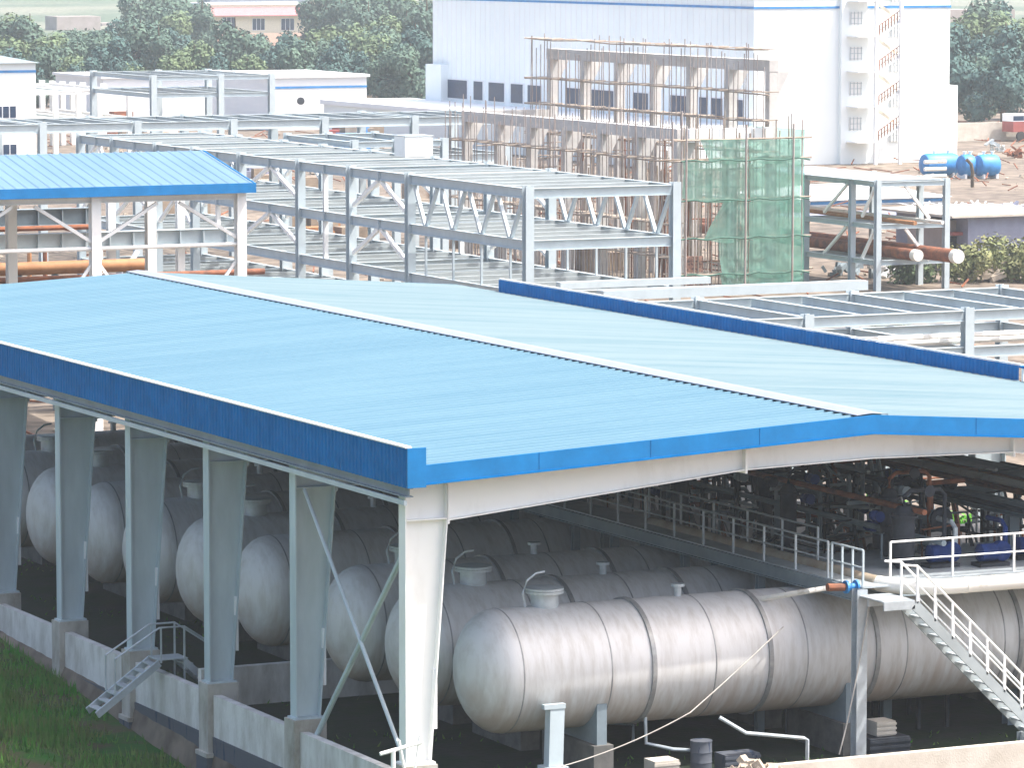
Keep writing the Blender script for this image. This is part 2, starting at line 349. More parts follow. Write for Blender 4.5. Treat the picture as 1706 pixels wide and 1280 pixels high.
# purlins
for i in range(17):
    x = .35 + i * 1.52
    if abs(x - XR) < .3: x += .3
    if x > XE - .2: break
    MB().bar((x, Y0 + .02, roofz(x) - .14), (x, Y1 - .1, roofz(x) - .14), .07, .2).build('purlin', 'steelg' , shed)
# frames
def column(y, right=False):
    s = -1 if right else 1; x0 = XE - .15 if right else 0.0
    xo = lambda d: x0 + s * d
    z0, z1 = .45, roofz(x0) - .27
    w0, w1 = .66, 1.12; zc = 6.50; wid = .40
    m = 'colsteel' if y > .5 else 'steelw'  # light put into the colour: sunlit end columns paler, shaded inner ones darker
    mb = MB(); t = .02
    v = [(xo(.02), y - t / 2, z0), (xo(w0), y - t / 2, z0), (xo(w1), y - t / 2, zc), (xo(w1), y - t / 2, z1), (xo(.02), y - t / 2, z1)]
    mb.add(v + [(a, b + t, c) for a, b, c in v], [(0, 1, 2, 3, 4), (9, 8, 7, 6, 5)])
    c = mb.build('column', m, shed)
    B(min(xo(-.02), xo(.02)), max(xo(-.02), xo(.02)), y - wid / 2, y + wid / 2, z0, z1).build('outer_flange', m, c)
    mb = MB(); mb.bar((xo(w0), y, z0), (xo(w1), y, zc), wid, .03, (0, 1, 0) if 0 else (1, 0, 0)); mb.bar((xo(w1), y, zc), (xo(w1), y, z1), wid, .03, (1, 0, 0))
    mb.build('inner_flange', m, c)
    B(min(xo(.03), xo(w1 - .02)), max(xo(.03), xo(w1 - .02)), y - wid / 2, y + wid / 2, zc - .015, zc + .015).build('stiffener', m, c)
    B(min(xo(-.08), xo(w0 + .1)), max(xo(-.08), xo(w0 + .1)), y - .26, y + .26, .40, .45).build('base_plate', m, c)
    if not right:
        B(xo(w0 + .12), xo(w0 + .2), y - .14, y + .02, 1.25, 2.75).build('white_strip', 'whitec', c)  # white upright strip beside the inner flange
    zb = min(gh(-.5, y), -1.0) - .5
    B(min(xo(-.14), xo(.78)), max(xo(-.14), xo(.78)), y - .34, y + .34, -1.5 if not right else -.6, .40).build('pedestal', 'concp', shed)
    if not right:
        B(xo(-.22), xo(.84), y - .42, y + .42, -1.62, -1.50).build('pedestal_ledge', 'concp', shed)
        B(xo(-.20), xo(.82), y - .40, y + .40, zb - .5, -1.62).build('pedestal_base', 'paintband', shed)
for y in COLY: column(y); column(y, True)
def rafter(y):
    m = 'steelw' if y < .5 else 'steel'; t = .02  # end rafter paler as if sunlit, inner rafters toned down for shade
    zt = lambda x: roofz(x) - .27
    low = [(1.13, 6.45), (9.5, 7.26), (13.2, 7.36), (17.5, 7.3), (XE - 1.27, 6.3)]
    pts = [(x, z) for x, z in low] + [(XE - 1.27, zt(XE - 1.27)), (XR, zt(XR)), (1.13, zt(1.13))]
    v = [(x, y - t / 2, z) for x, z in pts]; n = len(v)
    mb = MB().add(v + [(a, b + t, c) for a, b, c in v], [tuple(range(n)), tuple(range(2 * n - 1, n - 1, -1))])
    r = mb.build('rafter', m, shed)
    mb = MB()
    for i in range(4): mb.bar((low[i][0], y, low[i][1]), (low[i + 1][0], y, low[i + 1][1]), .36, .03)
    mb.bar((1.13, y, zt(1.13) + .012), (XR, y, zt(XR) + .012), .36, .024); mb.bar((XR, y, zt(XR) + .012), (XE - 1.27, y, zt(XE - 1.27) + .012), .36, .024)
    mb.build('rafter_flange', m, r)
    for x, zb in ((1.15, 6.40), (9.5, 7.20), (17.5, 7.22)): B(x - .03, x + .03, y - .2, y + .2, zb - .04, zt(x) - .0 + .1).build('splice_plate', m, r)
for y in COLY: rafter(y)
MB().tube((.25, 6.8, 6.45), (.25, .25, .15), .055, 8).build('brace', 'steel', shed)
MB().tube((.30, .3, 5.9), (.30, 6.6, -.35), .075, 8).build('brace', 'colsteel', shed)

# bund wall along the near side
wall = thing('bund_wall', 'low pale concrete wall with dark painted foot running along the shed columns', 'wall', (-.1, 20, -3))
def wall_piece(x0, x1, ya, yb):
    B(x0, x1, ya, yb, -1.05, .10).build('upper_wall', 'conclit' if 0 else 'conc', wall)
    B(x0 - .03, x1, ya, yb, -3.6, -1.053).build('wall_foot', 'paintband', wall)
for i in range(len(COLY) - 1): wall_piece(.02, .26, COLY[i] + .36, COLY[i + 1] - .36)
wall_piece(.02, .26, -3.4, -.36)
fw = B(.02, 30, -3.65, -3.4, -1.2, .3).build('front_wall', 'conclit', loc=(15, -3.5, -1.2)); tag(fw, 'sunlit pale concrete wall low at the right edge in front of the nearest tank', 'wall')
cw = B(.4, 25, 14.6, 14.85, -.6, .5).build('cross_wall', 'conc', loc=(12, 14.7, -.6)); tag(cw, 'dim concrete partition wall between the third and fourth tank', 'wall')

# ------------------------------------------------------------ tanks
TY = [2.3, 6.6, 10.85, 17.4, 21.9, 26.4, 30.9, 35.3, 39.8, 44.3]
ORD = ['nearest', 'second', 'third', 'fourth', 'fifth', 'sixth', 'seventh', 'eighth', 'ninth', 'tenth']
XT0, RT, ZT = 2.65, 1.6, 2.12
def head(n=9, dl=1.0): return [(dl * (1 - math.cos(a)), RT * math.sin(a)) for a in [math.pi / 2 * i / n for i in range(n + 1)]]
def make_tank(y):
    t = thing('storage_tank', 'x', 'tank', (XT0, y, -.6), 'steel storage tanks in a row under the shed')
    LT = 22.2
    prof = head() + [(3.9, RT), (7.5, RT), (11, RT), (15, RT), (LT - 1.0, RT)] + [(LT - a, r) for a, r in head()[::-1]][1:]
    MB().lathe((XT0, y, ZT), (1, 0, 0), prof, 64).build('shell', 'tank', t, smooth=True)
    for x in (1.02, 3.5, 6.5, 9.2, 12.2, 15.2, 18.2, LT - 1.02):      # weld seams
        MB().lathe((XT0 + x, y, ZT), (1, 0, 0), [(-.02, RT - .05), (-.02, RT + .004), (.0, RT + .009), (.02, RT + .004), (.02, RT - .05)], 64).build('weld_seam', 'band', t)
    for x in (4.7, 8.1, 11.3, 15.7):                  # stiffening hoops
        MB().lathe((XT0 + x, y, ZT), (1, 0, 0), [(-.06, RT - .05), (-.06, RT + .055), (.06, RT + .055), (.06, RT - .05)], 64).build('hoop', 'band', t, smooth=True)
    xm = XT0 + 2.35
    mh = MB().lathe((xm, y, ZT + RT - .15), (0, 0, 1), [(0, .36), (.48, .36), (.48, .36)], 24).build('manhole', 'galv', t, smooth=True)
    MB().lathe((xm, y, ZT + RT + .33), (0, 0, 1), [(0, .5), (.07, .5)], 24).build('flange', 'galv', mh)
    MB().lathe((xm, y, ZT + RT + .41), (0, 0, 1), [(0, .5), (.06, .5), (.09, .3)], 24).build('lid', 'galv', mh)
    a = [(xm - .55, y, ZT + RT + .0), (xm - .62, y, ZT + RT + .35), (xm - .5, y, ZT + RT + .68), (xm - .25, y, ZT + RT + .85), (xm, y, ZT + RT + .88)]
    MB().path(a, .035, 8).build('davit_arm', 'galv', mh)
    for k, x in enumerate((6.2, 13.8)):               # small nozzles
        MB().lathe((XT0 + x, y, ZT + RT - .1), (0, 0, 1), [(0, .1), (.35, .1), (.35, .18), (.42, .18)], 12).build('nozzle', 'galv', t)
    for x in (3.3, 10.6, 18.2):                       # saddles on concrete piers
        xx = XT0 + x; mb = MB(); n = 10; v = []
        for i in range(n + 1):
            an = math.radians(-150 + 120 * i / n); v.append((y + math.cos(an) * (RT + .01), ZT + math.sin(an) * (RT + .01)))
        for i in range(n):
            (ya, za), (yb, zb) = v[i], v[i + 1]
            mb.add([(xx - .14, ya, za), (xx + .14, ya, za), (xx + .14, yb, zb), (xx - .14, yb, zb), (xx - .14, ya, .25), (xx + .14, ya, .25), (xx + .14, yb, .25), (xx - .14, yb, .25)],
                   [(0, 1, 2, 3), (4, 7, 6, 5), (0, 4, 5, 1), (3, 2, 6, 7), (0, 3, 7, 4), (1, 5, 6, 2)])
        mb.build('saddle', 'steelg', t)
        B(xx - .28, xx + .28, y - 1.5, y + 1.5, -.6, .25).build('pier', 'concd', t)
    dr = MB().path([(XT0 + 4.8, y - .9, ZT - RT + .25), (XT0 + 4.8, y - .95, .1), (XT0 + 5.4, y - 1.3, -.05), (XT0 + 6.3, y - 1.6, -.12), (XT0 + 6.3, y - 1.6, -.6)], .05, 8).build('drain_pipe', 'galv', t)
    return t
tk = make_tank(TY[0])
for i, y in enumerate(TY):
    o = tk if i == 0 else copy_tree(tk, (XT0, y, -.6))
    o['label'] = ('nearest big grey steel tank, shown almost whole behind the stair and post' if i == 0 else
                  'grey steel tank with domed end, %s from the near gable of the shed' % ORD[i])
# small steel prop that carries the nearest tank's end
sp = thing('support_post', 'pale steel post with square top plate against the nearest tank end', 'post', (5.2, .5, -.6))
p = at(922, 1180, Y=.55)
MB().bar((p.x, .55, -.1), (p.x + .08, .62, p.z), .40, .3, (0, 1, 0)).build('shaft', 'steel', sp)
B(p.x - .3, p.x + .3, .45, .62, p.z - .02, p.z + .1).build('top_plate', 'steel', sp)
B(p.x - .3, p.x + .3, .25, .85, -.6, -.1).build('foot', 'steel', sp)

# ------------------------------------------------------------ walkway, stair and rails
ZW = 4.2; XW0, XW1 = 12.3, 13.45
wk = thing('walkway', 'raised steel walkway with railing crossing above the tanks inside the shed', 'walkway', (XW0, 20, -.6))
ye, yn = 40.0, -1.25
B(XW0, XW1, yn, ye, ZW - .04, ZW).build('deck', 'galv', wk)
MB().ibeam((XW0, yn, ZW - .22), (XW0, ye, ZW - .25), .14, .36).build('girder', 'steelg', wk)
MB().ibeam((XW1, yn, ZW - .25), (XW1, ye, ZW - .25), .14, .36).build('girder', 'steelg', wk)
def railing(parent, p, q, h=1.0, step=1.5, m='steelg', r=.028, mid=True):
    p = Vector(p); q = Vector(q); n = max(1, round((q - p).length / step)); up = Vector((0, 0, h))
    for i in range(n + 1):
        a = p.lerp(q, i / n); MB().bar(a, a + up, .05, .05, (1, 0, 0)).build('rail_post', m, parent)
    MB().tube(p + up, q + up, r, 6).build('top_rail', m, parent)
    if mid: MB().tube(p + up * .52, q + up * .52, r * .8, 6).build('middle_rail', m, parent)
railing(wk, (XW0 + .03, yn + 1.8, ZW), (XW0 + .03, ye, ZW), .95, 1.75, 'galv')
railing(wk, (XW0 + .03, yn, ZW), (XW0 + .03, yn + 1.6, ZW), .95, .55, 'steel')
railing(wk, (XW1 - .03, 3, ZW), (XW1 - .03, ye, ZW), .95, 1.9, 'galv')
for y in (4.3, 8.6, 12.9, 15.4, 19.5, 25, 31, 37):
    for x in (XW0 + .1, XW1 - .1): MB().ibeam((x, y, -.6), (x, y, ZW - .45), .2, .2, (0, 1, 0)).build('support_column', 'steelg', wk)
pc = at(1432, 1000, Y=-1.2)
mb = MB().ibeam((pc.x, -1.2, -.6), (pc.x, -1.2, ZW - .05), .3, .3, (0, 1, 0)); mb.build('end_column', 'galv', wk)
B(pc.x - .3, pc.x + .3, -1.5, -.9, -.6, -.45).build('base_plate', 'galv', wk)
# platform along the gable
pf = thing('side_platform', 'steel platform with blue machines right of the stair head', 'platform', (18, 2, -.6))
B(XW1 + .01, 25, -.6, 4.5, ZW - .04, ZW).build('deck', 'galv', pf)
MB().ibeam((XW1 + .08, -.6, ZW - .25), (25, -.6, ZW - .25), .14, .36).build('girder', 'steelg', pf)
railing(pf, (XW1 + .1, -.55, ZW), (24.8, -.55, ZW), 1.0, 1.85, 'steelw', .03)
for x in (16, 20.5, 24.8): MB().ibeam((x, 3.8, -.6), (x, 3.8, ZW - .45), .2, .2, (0, 1, 0)).build('support_column', 'steelg', pf)
# stair going down to the right
st = thing('steel_stair', 'galvanised steel stair descending to the right in front of the nearest tank', 'stair', (14, -1.6, -.6))
ps = at(1495, 1000, Y=-1.7); pe = at(1706, 1216, Y=-1.7); dirv = (pe - ps).normalized(); pe = ps + dirv * ((ps.z + .6) / -dirv.z)
for yy in (-1.75, -2.55):
    MB().bar((ps.x, yy, ps.z), (pe.x, yy, pe.z), .05, .26).build('stringer', 'joist', st)
    MB().bar((ps.x - .9, yy, ps.z + .0), (ps.x, yy, ps.z + .0), .05, .22).build('landing_stringer', 'galv', st)
ns = 17
for i in range(ns):
    a = ps.lerp(pe, (i + .6) / ns); B(a.x - .13, a.x + .13, -2.52, -1.78, a.z - .0, a.z + .035).build('tread', 'galv', st)
B(ps.x - .9, ps.x, -2.52, -1.28, ps.z + .09, ps.z + .12).build('landing', 'galv', st)
for yy in (-1.75, -2.55):
    npost = 9
    for i in range(npost):
        a = ps.lerp(pe, (i + .15) / npost); MB().bar((a.x, yy, a.z + .1), (a.x, yy, a.z + 1.05), .05, .05, (1, 0, 0)).build('rail_post', 'steelw', st)
    a = ps.lerp(pe, .15 / npost); bq = ps.lerp(pe, 8.15 / npost)
    MB().tube((a.x - .5, yy, a.z + 1.05 + .06), (a.x, yy, a.z + 1.06), .032, 6).build('top_rail', 'steelw', st)
    MB().tube((a.x, yy, a.z + 1.05), (bq.x, yy, bq.z + 1.05), .032, 6).build('top_rail', 'steelw', st)
    MB().tube((a.x, yy, a.z + .6), (bq.x, yy, bq.z + .6), .022, 6).build('middle_rail', 'steelw', st)
MB().ibeam((pe.x - 1.2, -2.15, -.6), (pe.x - 1.2, -2.15, .25), .2, .2, (0, 1, 0)).build('support_column', 'galv', st)
# white insulated pipe with its bend
q0 = at(1706, 968, Y=-1.9); zP = q0.z; rP = .205
bx = at(1445, 970, Z=zP).x
pts = [(q0.x + 8, -1.9, zP), (bx + 1.6, -1.9, zP)]
for i in range(1, 8):
    t = i / 8 * math.pi / 2; pts.append((bx + 1.6 - 1.5 * math.sin(t), -1.9 + 1.5 * (1 - math.cos(t)), zP))
xe = bx + .1; pts += [(xe, .2, zP), (xe, 12, zP)]
wp = thing('insulated_pipe', 'thick white pipe bending at the stair head and running off right', 'pipe', (bx, -1.9, zP))
MB().path(pts[:9], rP, 20).build('pipe_run', 'pipew', wp, smooth=True)
MB().path(pts[8:], rP * .95, 16).build('pipe_tail', mat('aged_pipe', (.42, .38, .30), .6, c2=(.30, .22, .15), scale=2), wp, smooth=True)
mb = MB()
for x in (bx + 2.0, bx + 4.4, bx + 7): mb.lathe((x, -1.9, zP), (1, 0, 0), [(-.03, rP - .02), (-.03, rP + .012), (.03, rP + .012), (.03, rP - .02)], 20)
mb.build('strap', 'pipew', wp)
for x in (bx + 4.4, bx + 8): B(x - .05, x + .05, -1.95, -.6, zP - rP - .12, zP - rP - .02).build('pipe_bracket', 'steelg', wp)
# thin beige service pipe rising to the walkway
p1, p2 = at(1150, 1018, Y=3.7), at(1350, 985, Y=.2)
sv = MB().path([p1, p2, p2 + Vector((1.2, 0, .1))], .07, 8).build('service_pipe', 'pipew', loc=p1, smooth=True); tag(sv, 'thin beige pipe slanting up above the nearest tank to the walkway end', 'pipe')
# blue valve below the bend
vb = at(1418, 978, Y=-1.0)
v = thing('valve', 'small blue and rusty valve hanging under the walkway end', 'valve', vb)
MB().lathe(vb + Vector((-.18, 0, 0)), (1, 0, 0), [(0, .17), (.06, .17), (.06, .09), (.3, .09), (.3, .17), (.36, .17)], 16).build('body', 'bluetank', v)
MB().tube(vb + Vector((-.7, 0, .03)), vb + Vector((-.2, 0, 0)), .1, 10).build('pipe_stub', 'rust', v)
# cables
def sag(p, q, s, n=12): return [p.lerp(q, i / n) - Vector((0, 0, s * 4 * (i / n) * (1 - i / n))) for i in range(n + 1)]
c = MB().path(sag(at(935, 1278, Y=-.2), at(1150, 1188, Y=-.2), .12) + sag(at(1150, 1188, Y=-.2), at(1305, 1045, Y=.55), .03)[1:], .018, 5).build('slack_cable', 'rope', loc=(6, 0, 0)); tag(c, 'thin slack wire drawn up across the side of the nearest tank', 'cable')
c = MB().path(sag(at(1448, 1010, Y=-1.4), at(1398, 1258, Y=-1.4), .25), .02, 5).build('hanging_rope', 'rope', loc=(12, 0, 0)); tag(c, 'pale rope hanging beside the galvanised walkway post', 'rope')

# ------------------------------------------------------------ stile over the wall
sl = thing('stile_steps', 'small galvanised steps with handrails climbing over the low concrete wall', 'steps', (-1, 21.8, -2))
a0 = at(165, 1188, X=-1.9); 
ya = a0.y; top = Vector((-.15, ya + .2, .45)); bot = Vector((-2.1, ya, a0.z))
for dy in (-.38, .38):
    MB().bar(bot + Vector((0, dy, 0)), top + Vector((0, dy, 0)), .05, .2).build('stringer', 'galv', sl)
    MB().path([bot + Vector((.55, dy, .55)), bot + Vector((.55, dy, 1.55)), top + Vector((0, dy, 1.0)), top + Vector((.75, dy, 1.0)), top + Vector((2.1, dy, 0.1)), top + Vector((2.1, dy, -.9))], .028, 6).build('handrail', 'galv', sl)
    MB().bar(top + Vector((.05, dy, 0)), top + Vector((.05, dy, 1.0)), .045, .045, (1, 0, 0)).build('rail_post', 'galv', sl)
    MB().bar(top + Vector((.75, dy, -.9)), top + Vector((.75, dy, 1.0)), .045, .045, (1, 0, 0)).build('rail_post', 'galv', sl)
    MB().bar(top + Vector((.75, dy, 0)), top + Vector((1.9, dy, -1.05)), .05, .2).build('stringer', 'galv', sl)
for i in range(7):
    a = bot.lerp(top, (i + .5) / 7); B(a.x - .13, a.x + .13, a.y - .36, a.y + .36, a.z + .03, a.z + .06).build('tread', 'galv', sl)
B(-.2, .7, top.y - .4, top.y + .4, .52, .55).build('landing', 'galv', sl)
for i in range(4):
    a = (top + Vector((.75, 0, 0))).lerp(top + Vector((1.9, 0, -1.05)), (i + .5) / 4); B(a.x - .13, a.x + .13, a.y - .36, a.y + .36, a.z + .03, a.z + .06).build('tread', 'galv', sl)
# tripod-like valve stand by the corner column
pvx = at(655, 1250, Y=-1.0)
vs = thing('fire_hydrant_pipe', 'white branching pipe fitting at the foot of the corner column', 'pipe fitting', pvx)
MB().tube((pvx.x, -1, -.6), (pvx.x, -1, pvx.z), .06, 8).build('riser', 'steelw', vs)
MB().tube((pvx.x - .35, -1, pvx.z - .08), (pvx.x + .75, -1, pvx.z + .12), .05, 8).build('cross_pipe', 'steelw', vs)
MB().tube((pvx.x + .3, -1, pvx.z - .5), (pvx.x + .15, -1, pvx.z + .22), .04, 8).build('branch_pipe', 'steelw', vs)
MB().tube((pvx.x + .55, -1, pvx.z - .7), (pvx.x + .72, -1, pvx.z + .3), .03, 8).build('branch_pipe', 'steelw', vs)
# clutter under and in front of the nearest tank
def crate(p, s, m, label, name='crate', cat='crate', k=0):
    t = thing(name, label, cat, p); B(p[0] - s[0], p[0] + s[0], p[1] - s[1], p[1] + s[1], p[2], p[2] + s[2]).build('body', m, t)
    mb = MB(); 
    for i in range(3): mb.box(p[0] - s[0] - .02, p[0] + s[0] + .02, p[1] - s[1] - .025, p[1] - s[1] - .002, p[2] + s[2] * (.1 + .32 * i), p[2] + s[2] * (.25 + .32 * i))
    mb.build('batten', m, t); return t
crate((7.3, .2, -.6), (.35, .3, .5), 'conclit', 'pale stone block on the ground under the nearest tank', 'stone_block', 'block')
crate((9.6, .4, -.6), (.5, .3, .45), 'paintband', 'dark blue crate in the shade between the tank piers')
crate((14.1, .8, -.1), (.28, .3, .38), 'conclit', 'sunlit cream carton on the dark pile below the nearest tank', 'carton', 'carton')
crate((14.1, .8, -.6), (.6, .5, .48), 'dark', 'dark crate carrying the sunlit cream carton')
def drum(p, r, h, m, label, group=None):
    t = thing('drum', label, 'drum', p, group)
    MB().lathe(p, (0, 0, 1), [(0, r), (h * .33, r), (h * .34, r * 1.04), (h * .36, r), (h * .66, r), (h * .67, r * 1.04), (h * .69, r), (h, r)], 20).build('barrel', m, t, smooth=True)
    MB().lathe(Vector(p) + Vector((0, 0, h)), (0, 0, 1), [(0.002, r * 1.03), (.03, r * 1.03)], 20).build('lid', m, t); return t
drum((8.6, .5, -.6), .28, .8, 'paintband', 'dark drum standing under the belly of the nearest tank')
mb = MB()
for k in range(160):
    x = U(7.5, 16); y = -3.0 + R() * 1.6; s = U(.04, .16); mb.box(x - s, x + s, y - s * .8, y + s * .8, -.6, -.6 + s * 1.2 * (1 + R()))
tag(mb.build('rubble', 'rubble'), 'loose broken stones scattered behind the sunlit front wall', 'rubble', kind='stuff')
# standpipe with elbow right of the saddle
e = at(1345, 1240, Y=-2.2)
o = MB().path([(e.x - 2.2, -1.6, e.z + .75), (e.x - 1.6, -1.9, e.z + .35), (e.x - .1, -2.2, e.z + .15), (e.x, -2.2, e.z + .1), (e.x, -2.2, -.6)], .05, 8).build('hose_pipe', 'galv', loc=(e.x, -2.2, -.6), smooth=True)
tag(o, 'thin grey hose pipe dropping to the ground left of the walkway post', 'pipe')

# ------------------------------------------------------------ process plant under the right half
zb = at(1538, 813, X=19.4).z
pr = thing('inner_pipe_rack', 'dark steel pipe rack with rusty pipes along the right half of the shed', 'pipe rack', (20, 10, -.6))
for x in (19.4, 22.6):
    MB().ibeam((x, -2.5, zb), (x, 46, zb), .25, .42).build('beam', 'steelg', pr)
    for i in range(8):
        y = [2.9, 9.3, 15.5, 21.5, 27.5, 33.5, 39.5, 45.5][i]
        MB().ibeam((x, y, -.6), (x, y, zb - .22), .3, .3, (0, 1, 0)).build('column', 'steelg', pr)
for i in range(12): MB().bar((19.5, i * 4 - 2, zb + .1), (22.5, i * 4 - 2, zb + .1), .15, .2).build('cross_beam', 'steelg', pr)
for i, (x, r, m) in enumerate(((20.0, .09, 'rust'), (20.5, .14, 'pipew'), (21.0, .1, 'orange'), (21.4, .08, 'rust'), (22.0, .16, 'steel'))):
    MB().tube((x, -4.5, zb + .24 + r), (x, 46, zb + .24 + r), r, 8).build('pipe', m, pr, smooth=True)
EX = [(17.2, 3.0), (17.2, 8.2), (17.4, 13.6), (17.4, 19.0), (17.2, 25.0)]
EXL = ['grey horizontal cylinder nearest the stair on the dark steel stand', 'grey horizontal cylinder second from the stair under the rusty pipes', 'dim horizontal cylinder third from the stair', 'dim horizontal cylinder fourth from the stair', 'dim horizontal cylinder farthest inside the shed']
def exch(x, y, label):
    t = thing('heat_exchanger', label, 'heat exchanger', (x, y, -.6), 'horizontal cylinders inside the shed'); z = 5.15
    MB().lathe((x, y, z), (0, 1, 0), [(0, .17), (.1, .22), (2.6, .22), (2.7, .17)], 20).build('shell', 'steelg', t, smooth=True)
    MB().lathe((x, y - .1, z), (0, 1, 0), [(0, .34), (.09, .34)], 20).build('flange', 'dark', t)
    MB().lathe((x, y + 2.7, z), (0, 1, 0), [(0, .34), (.09, .34)], 20).build('flange', 'dark', t)
    for dy in (.3, 2.3):
        for s in (-1, 1): MB().bar((x + s * .45, y + dy, -.6), (x + s * .45, y + dy, z), .1, .1, (1, 0, 0)).build('leg', 'dark', t)
        MB().bar((x - .55, y + dy, z - .27), (x + .55, y + dy, z - .27), .1, .1).build('cradle', 'dark', t)
    MB().path([(x, y + .5, z + .2), (x, y + .5, z + .7), (x, y + .7, z + .9), (x + 1.2, y + .8, z + .9)], .07, 8).build('pipe', 'rust', t, smooth=True)
    MB().path([(x, y + 2.0, z - .2), (x, y + 2.0, z - 1.2), (x - .3, y + 2.1, z - 1.4), (x - .3, y + 2.1, -.6)], .08, 8).build('pipe', 'steelg', t, smooth=True)
    return t
e0 = exch(EX[0][0], EX[0][1], EXL[0])
for (x, y), l in list(zip(EX, EXL))[1:]: copy_tree(e0, (x, y, -.6), l)
# vertical filters, valves and manifolds on the platform level
rr = random.Random(11)
KL = ['by the stair head', 'behind the railing corner', 'between the first two cylinders', 'behind the second railing post', 'below the dark beam', 'beside the rack column', 'in the middle of the dim row', 'far back in the shade', 'near the third cylinder', 'near the last rack column', 'at the back of the platform', 'furthest into the shed']
for i in range(12):
    x = 15.0 + (i % 3) * .9 + rr.uniform(-.2, .2); y = 1.2 + i * 2.1; h = rr.uniform(1.2, 2.0); r = rr.uniform(.16, .32); z0 = ZW if y < 4.3 else -.6
    t = thing('filter_vessel', 'slim upright dark vessel with piping %s' % KL[i], 'vessel', (x, y, z0), 'upright vessels under the shed')
    zt = ZW + h
    MB().lathe((x, y, z0 if z0 > 0 else 2.6), (0, 0, 1), [(0, r * .6), (.15, r), (zt - (z0 if z0 > 0 else 2.6) - .15, r), (zt - (z0 if z0 > 0 else 2.6), r * .55)], 16).build('body', 'dark' if i < 4 else rr.choice(['steelg', 'dark', 'dark', 'steelg']), t, smooth=True)
    MB().lathe((x, y, zt - .3), (0, 0, 1), [(0, r + .07), (.07, r + .07)], 16).build('flange', 'dark', t)
    if z0 < 0:
        for a in (0, 2.1, 4.2): MB().tube((x + r * math.cos(a), y + r * math.sin(a), -.6), (x + r * math.cos(a), y + r * math.sin(a), 2.9), .04, 6).build('leg', 'dark', t)
    dz = rr.uniform(.3, .8); MB().path([(x, y, zt), (x, y, zt + .25), (x + .2, y, zt + .4), (x + 1.1, y, zt + .4), (x + 1.25, y, zt + .25), (x + 1.25, y, zt - 1.5)], .06, 8).build('pipe', rr.choice(['rust', 'steelg', 'dark']), t, smooth=True)
    MB().lathe((x + .6, y, zt + .4), (0, -1, 0), [(.08, .03), (.3, .03), (.3, .16), (.33, .16)], 12).build('handwheel', rr.choice(['dark', 'steelg', 'dark']), t)
for i, (x, y) in enumerate(((16.0, 1.0), (17.3, .6), (18.9, 1.3), (20.2, .7), (22.0, 1.2))):
    t = thing('pump', 'dark blue motor pump, %s from the stair behind the railing' % ORD[i].replace('nearest', 'first'), 'pump', (x, y, ZW), 'blue pumps on the platform')
    B(x - .45, x + .45, y - .25, y + .25, ZW, ZW + .1).build('base', 'dark', t)
    MB().lathe((x - .4, y, ZW + .36), (1, 0, 0), [(0, .16), (.05, .24), (.5, .24), (.55, .12), (.62, .12)], 16).build('motor', 'pump', t, smooth=True)
    MB().lathe((x + .32, y - .14, ZW + .38), (0, 1, 0), [(0, .2), (.04, .27), (.24, .27), (.28, .2)], 16).build('volute', 'pump', t, smooth=True)
    MB().path([(x + .45, y, ZW + .5), (x + .45, y, ZW + 1.0), (x + .45, y + .2, ZW + 1.15), (x + .45, y + .9, ZW + 1.15)], .07, 8).build('outlet', 'pump' if i % 2 else 'galv', t, smooth=True)
# long manifolds
for i, (x, z, m, l) in enumerate(((15.2, 5.75, 'rust', 'rusty'), (15.8, 4.9, 'steelg', 'grey'), (18.3, 5.6, 'dark', 'black'))):
    o = MB().tube((x, 0.5, z), (x, 36, z), .08, 8).build('manifold_pipe', m, loc=(x, 1, z), smooth=True)
    tag(o, '%s manifold pipe running back into the dim shed behind the walkway' % l, 'pipe')

rr = random.Random(8)
def maze(label, n, x0, x1, y0, y1, z0, z1, nv):
    t = thing('pipe_maze', label, 'pipework', ((x0 + x1) / 2, y0, -.6))
    for i in range(n):
        x = rr.uniform(x0, x1); y = rr.uniform(y0, y1); z = rr.uniform(z0, z1); k = rr.random(); r = rr.uniform(.03, .075)
        if k < .45: pts = [(x, y, 2.5), (x, y, z), (x + rr.uniform(.3, 1.2), y, z + .08), (x + 1.2, y, 3)]
        elif k < .8: pts = [(x, y, z), (x, y + rr.uniform(1, 5), z), (x, y + 5.1, z - rr.uniform(.3, 1))]
        else: pts = [(x, y, z), (x + rr.uniform(.8, 2.5), y, z), (x + 2.5, y, z - 1)]
        MB().path(pts, r, 6).build('pipe', rr.choice(['steelg', 'dark', 'dark', 'rust', 'steelg', 'galv', 'dark']), t, smooth=True)
    for i in range(nv):
        x = rr.uniform(x0, x1); y = rr.uniform(y0, y1); z = rr.uniform(z0, z1 - .2)
        MB().lathe((x, y, z), (0, -1, 0), [(0, .09), (.05, .14), (.2, .14), (.22, .03), (.4, .03), (.4, .15), (.43, .15)], 10).build('valve', rr.choice(['dark', 'steelg', 'pump', 'dark', 'dark']), t)
maze('dense dim tangle of small pipes and valves behind the walkway railing', 95, 14.6, 19.0, 2, 20, 3.8, 6.2, 60)
maze('darker tangle of pipes farther inside the shed beyond the first tangle', 95, 14.4, 19.5, 18, 44, 3.8, 6.4, 40)
maze('pipes and valves under the rusty pipes at the right edge of the shed', 80, 19.2, 24.5, 1.5, 16, 3.6, 6.0, 40)
p = at(1252, 1279, Y=-4.2); mb = MB()
for k in range(90):
    s = rr.uniform(.05, .2); a = Vector((p.x + rr.gauss(0, .45), -4.2 + rr.uniform(-.5, .4), p.z - .35)); a.z += max(0, .38 - abs(a.x - p.x) * .35) * rr.random()
    mb.bar(a, a + Vector((rr.uniform(-s, s), rr.uniform(-s, s), s)), s * rr.uniform(.8, 1.6), s)
t = thing('stone_heap', 'pale sunlit heap of broken stone at the left end of the front wall', 'heap', (p.x, -4.2, p.z - .4)); mb.build('stones', 'rubble', t)
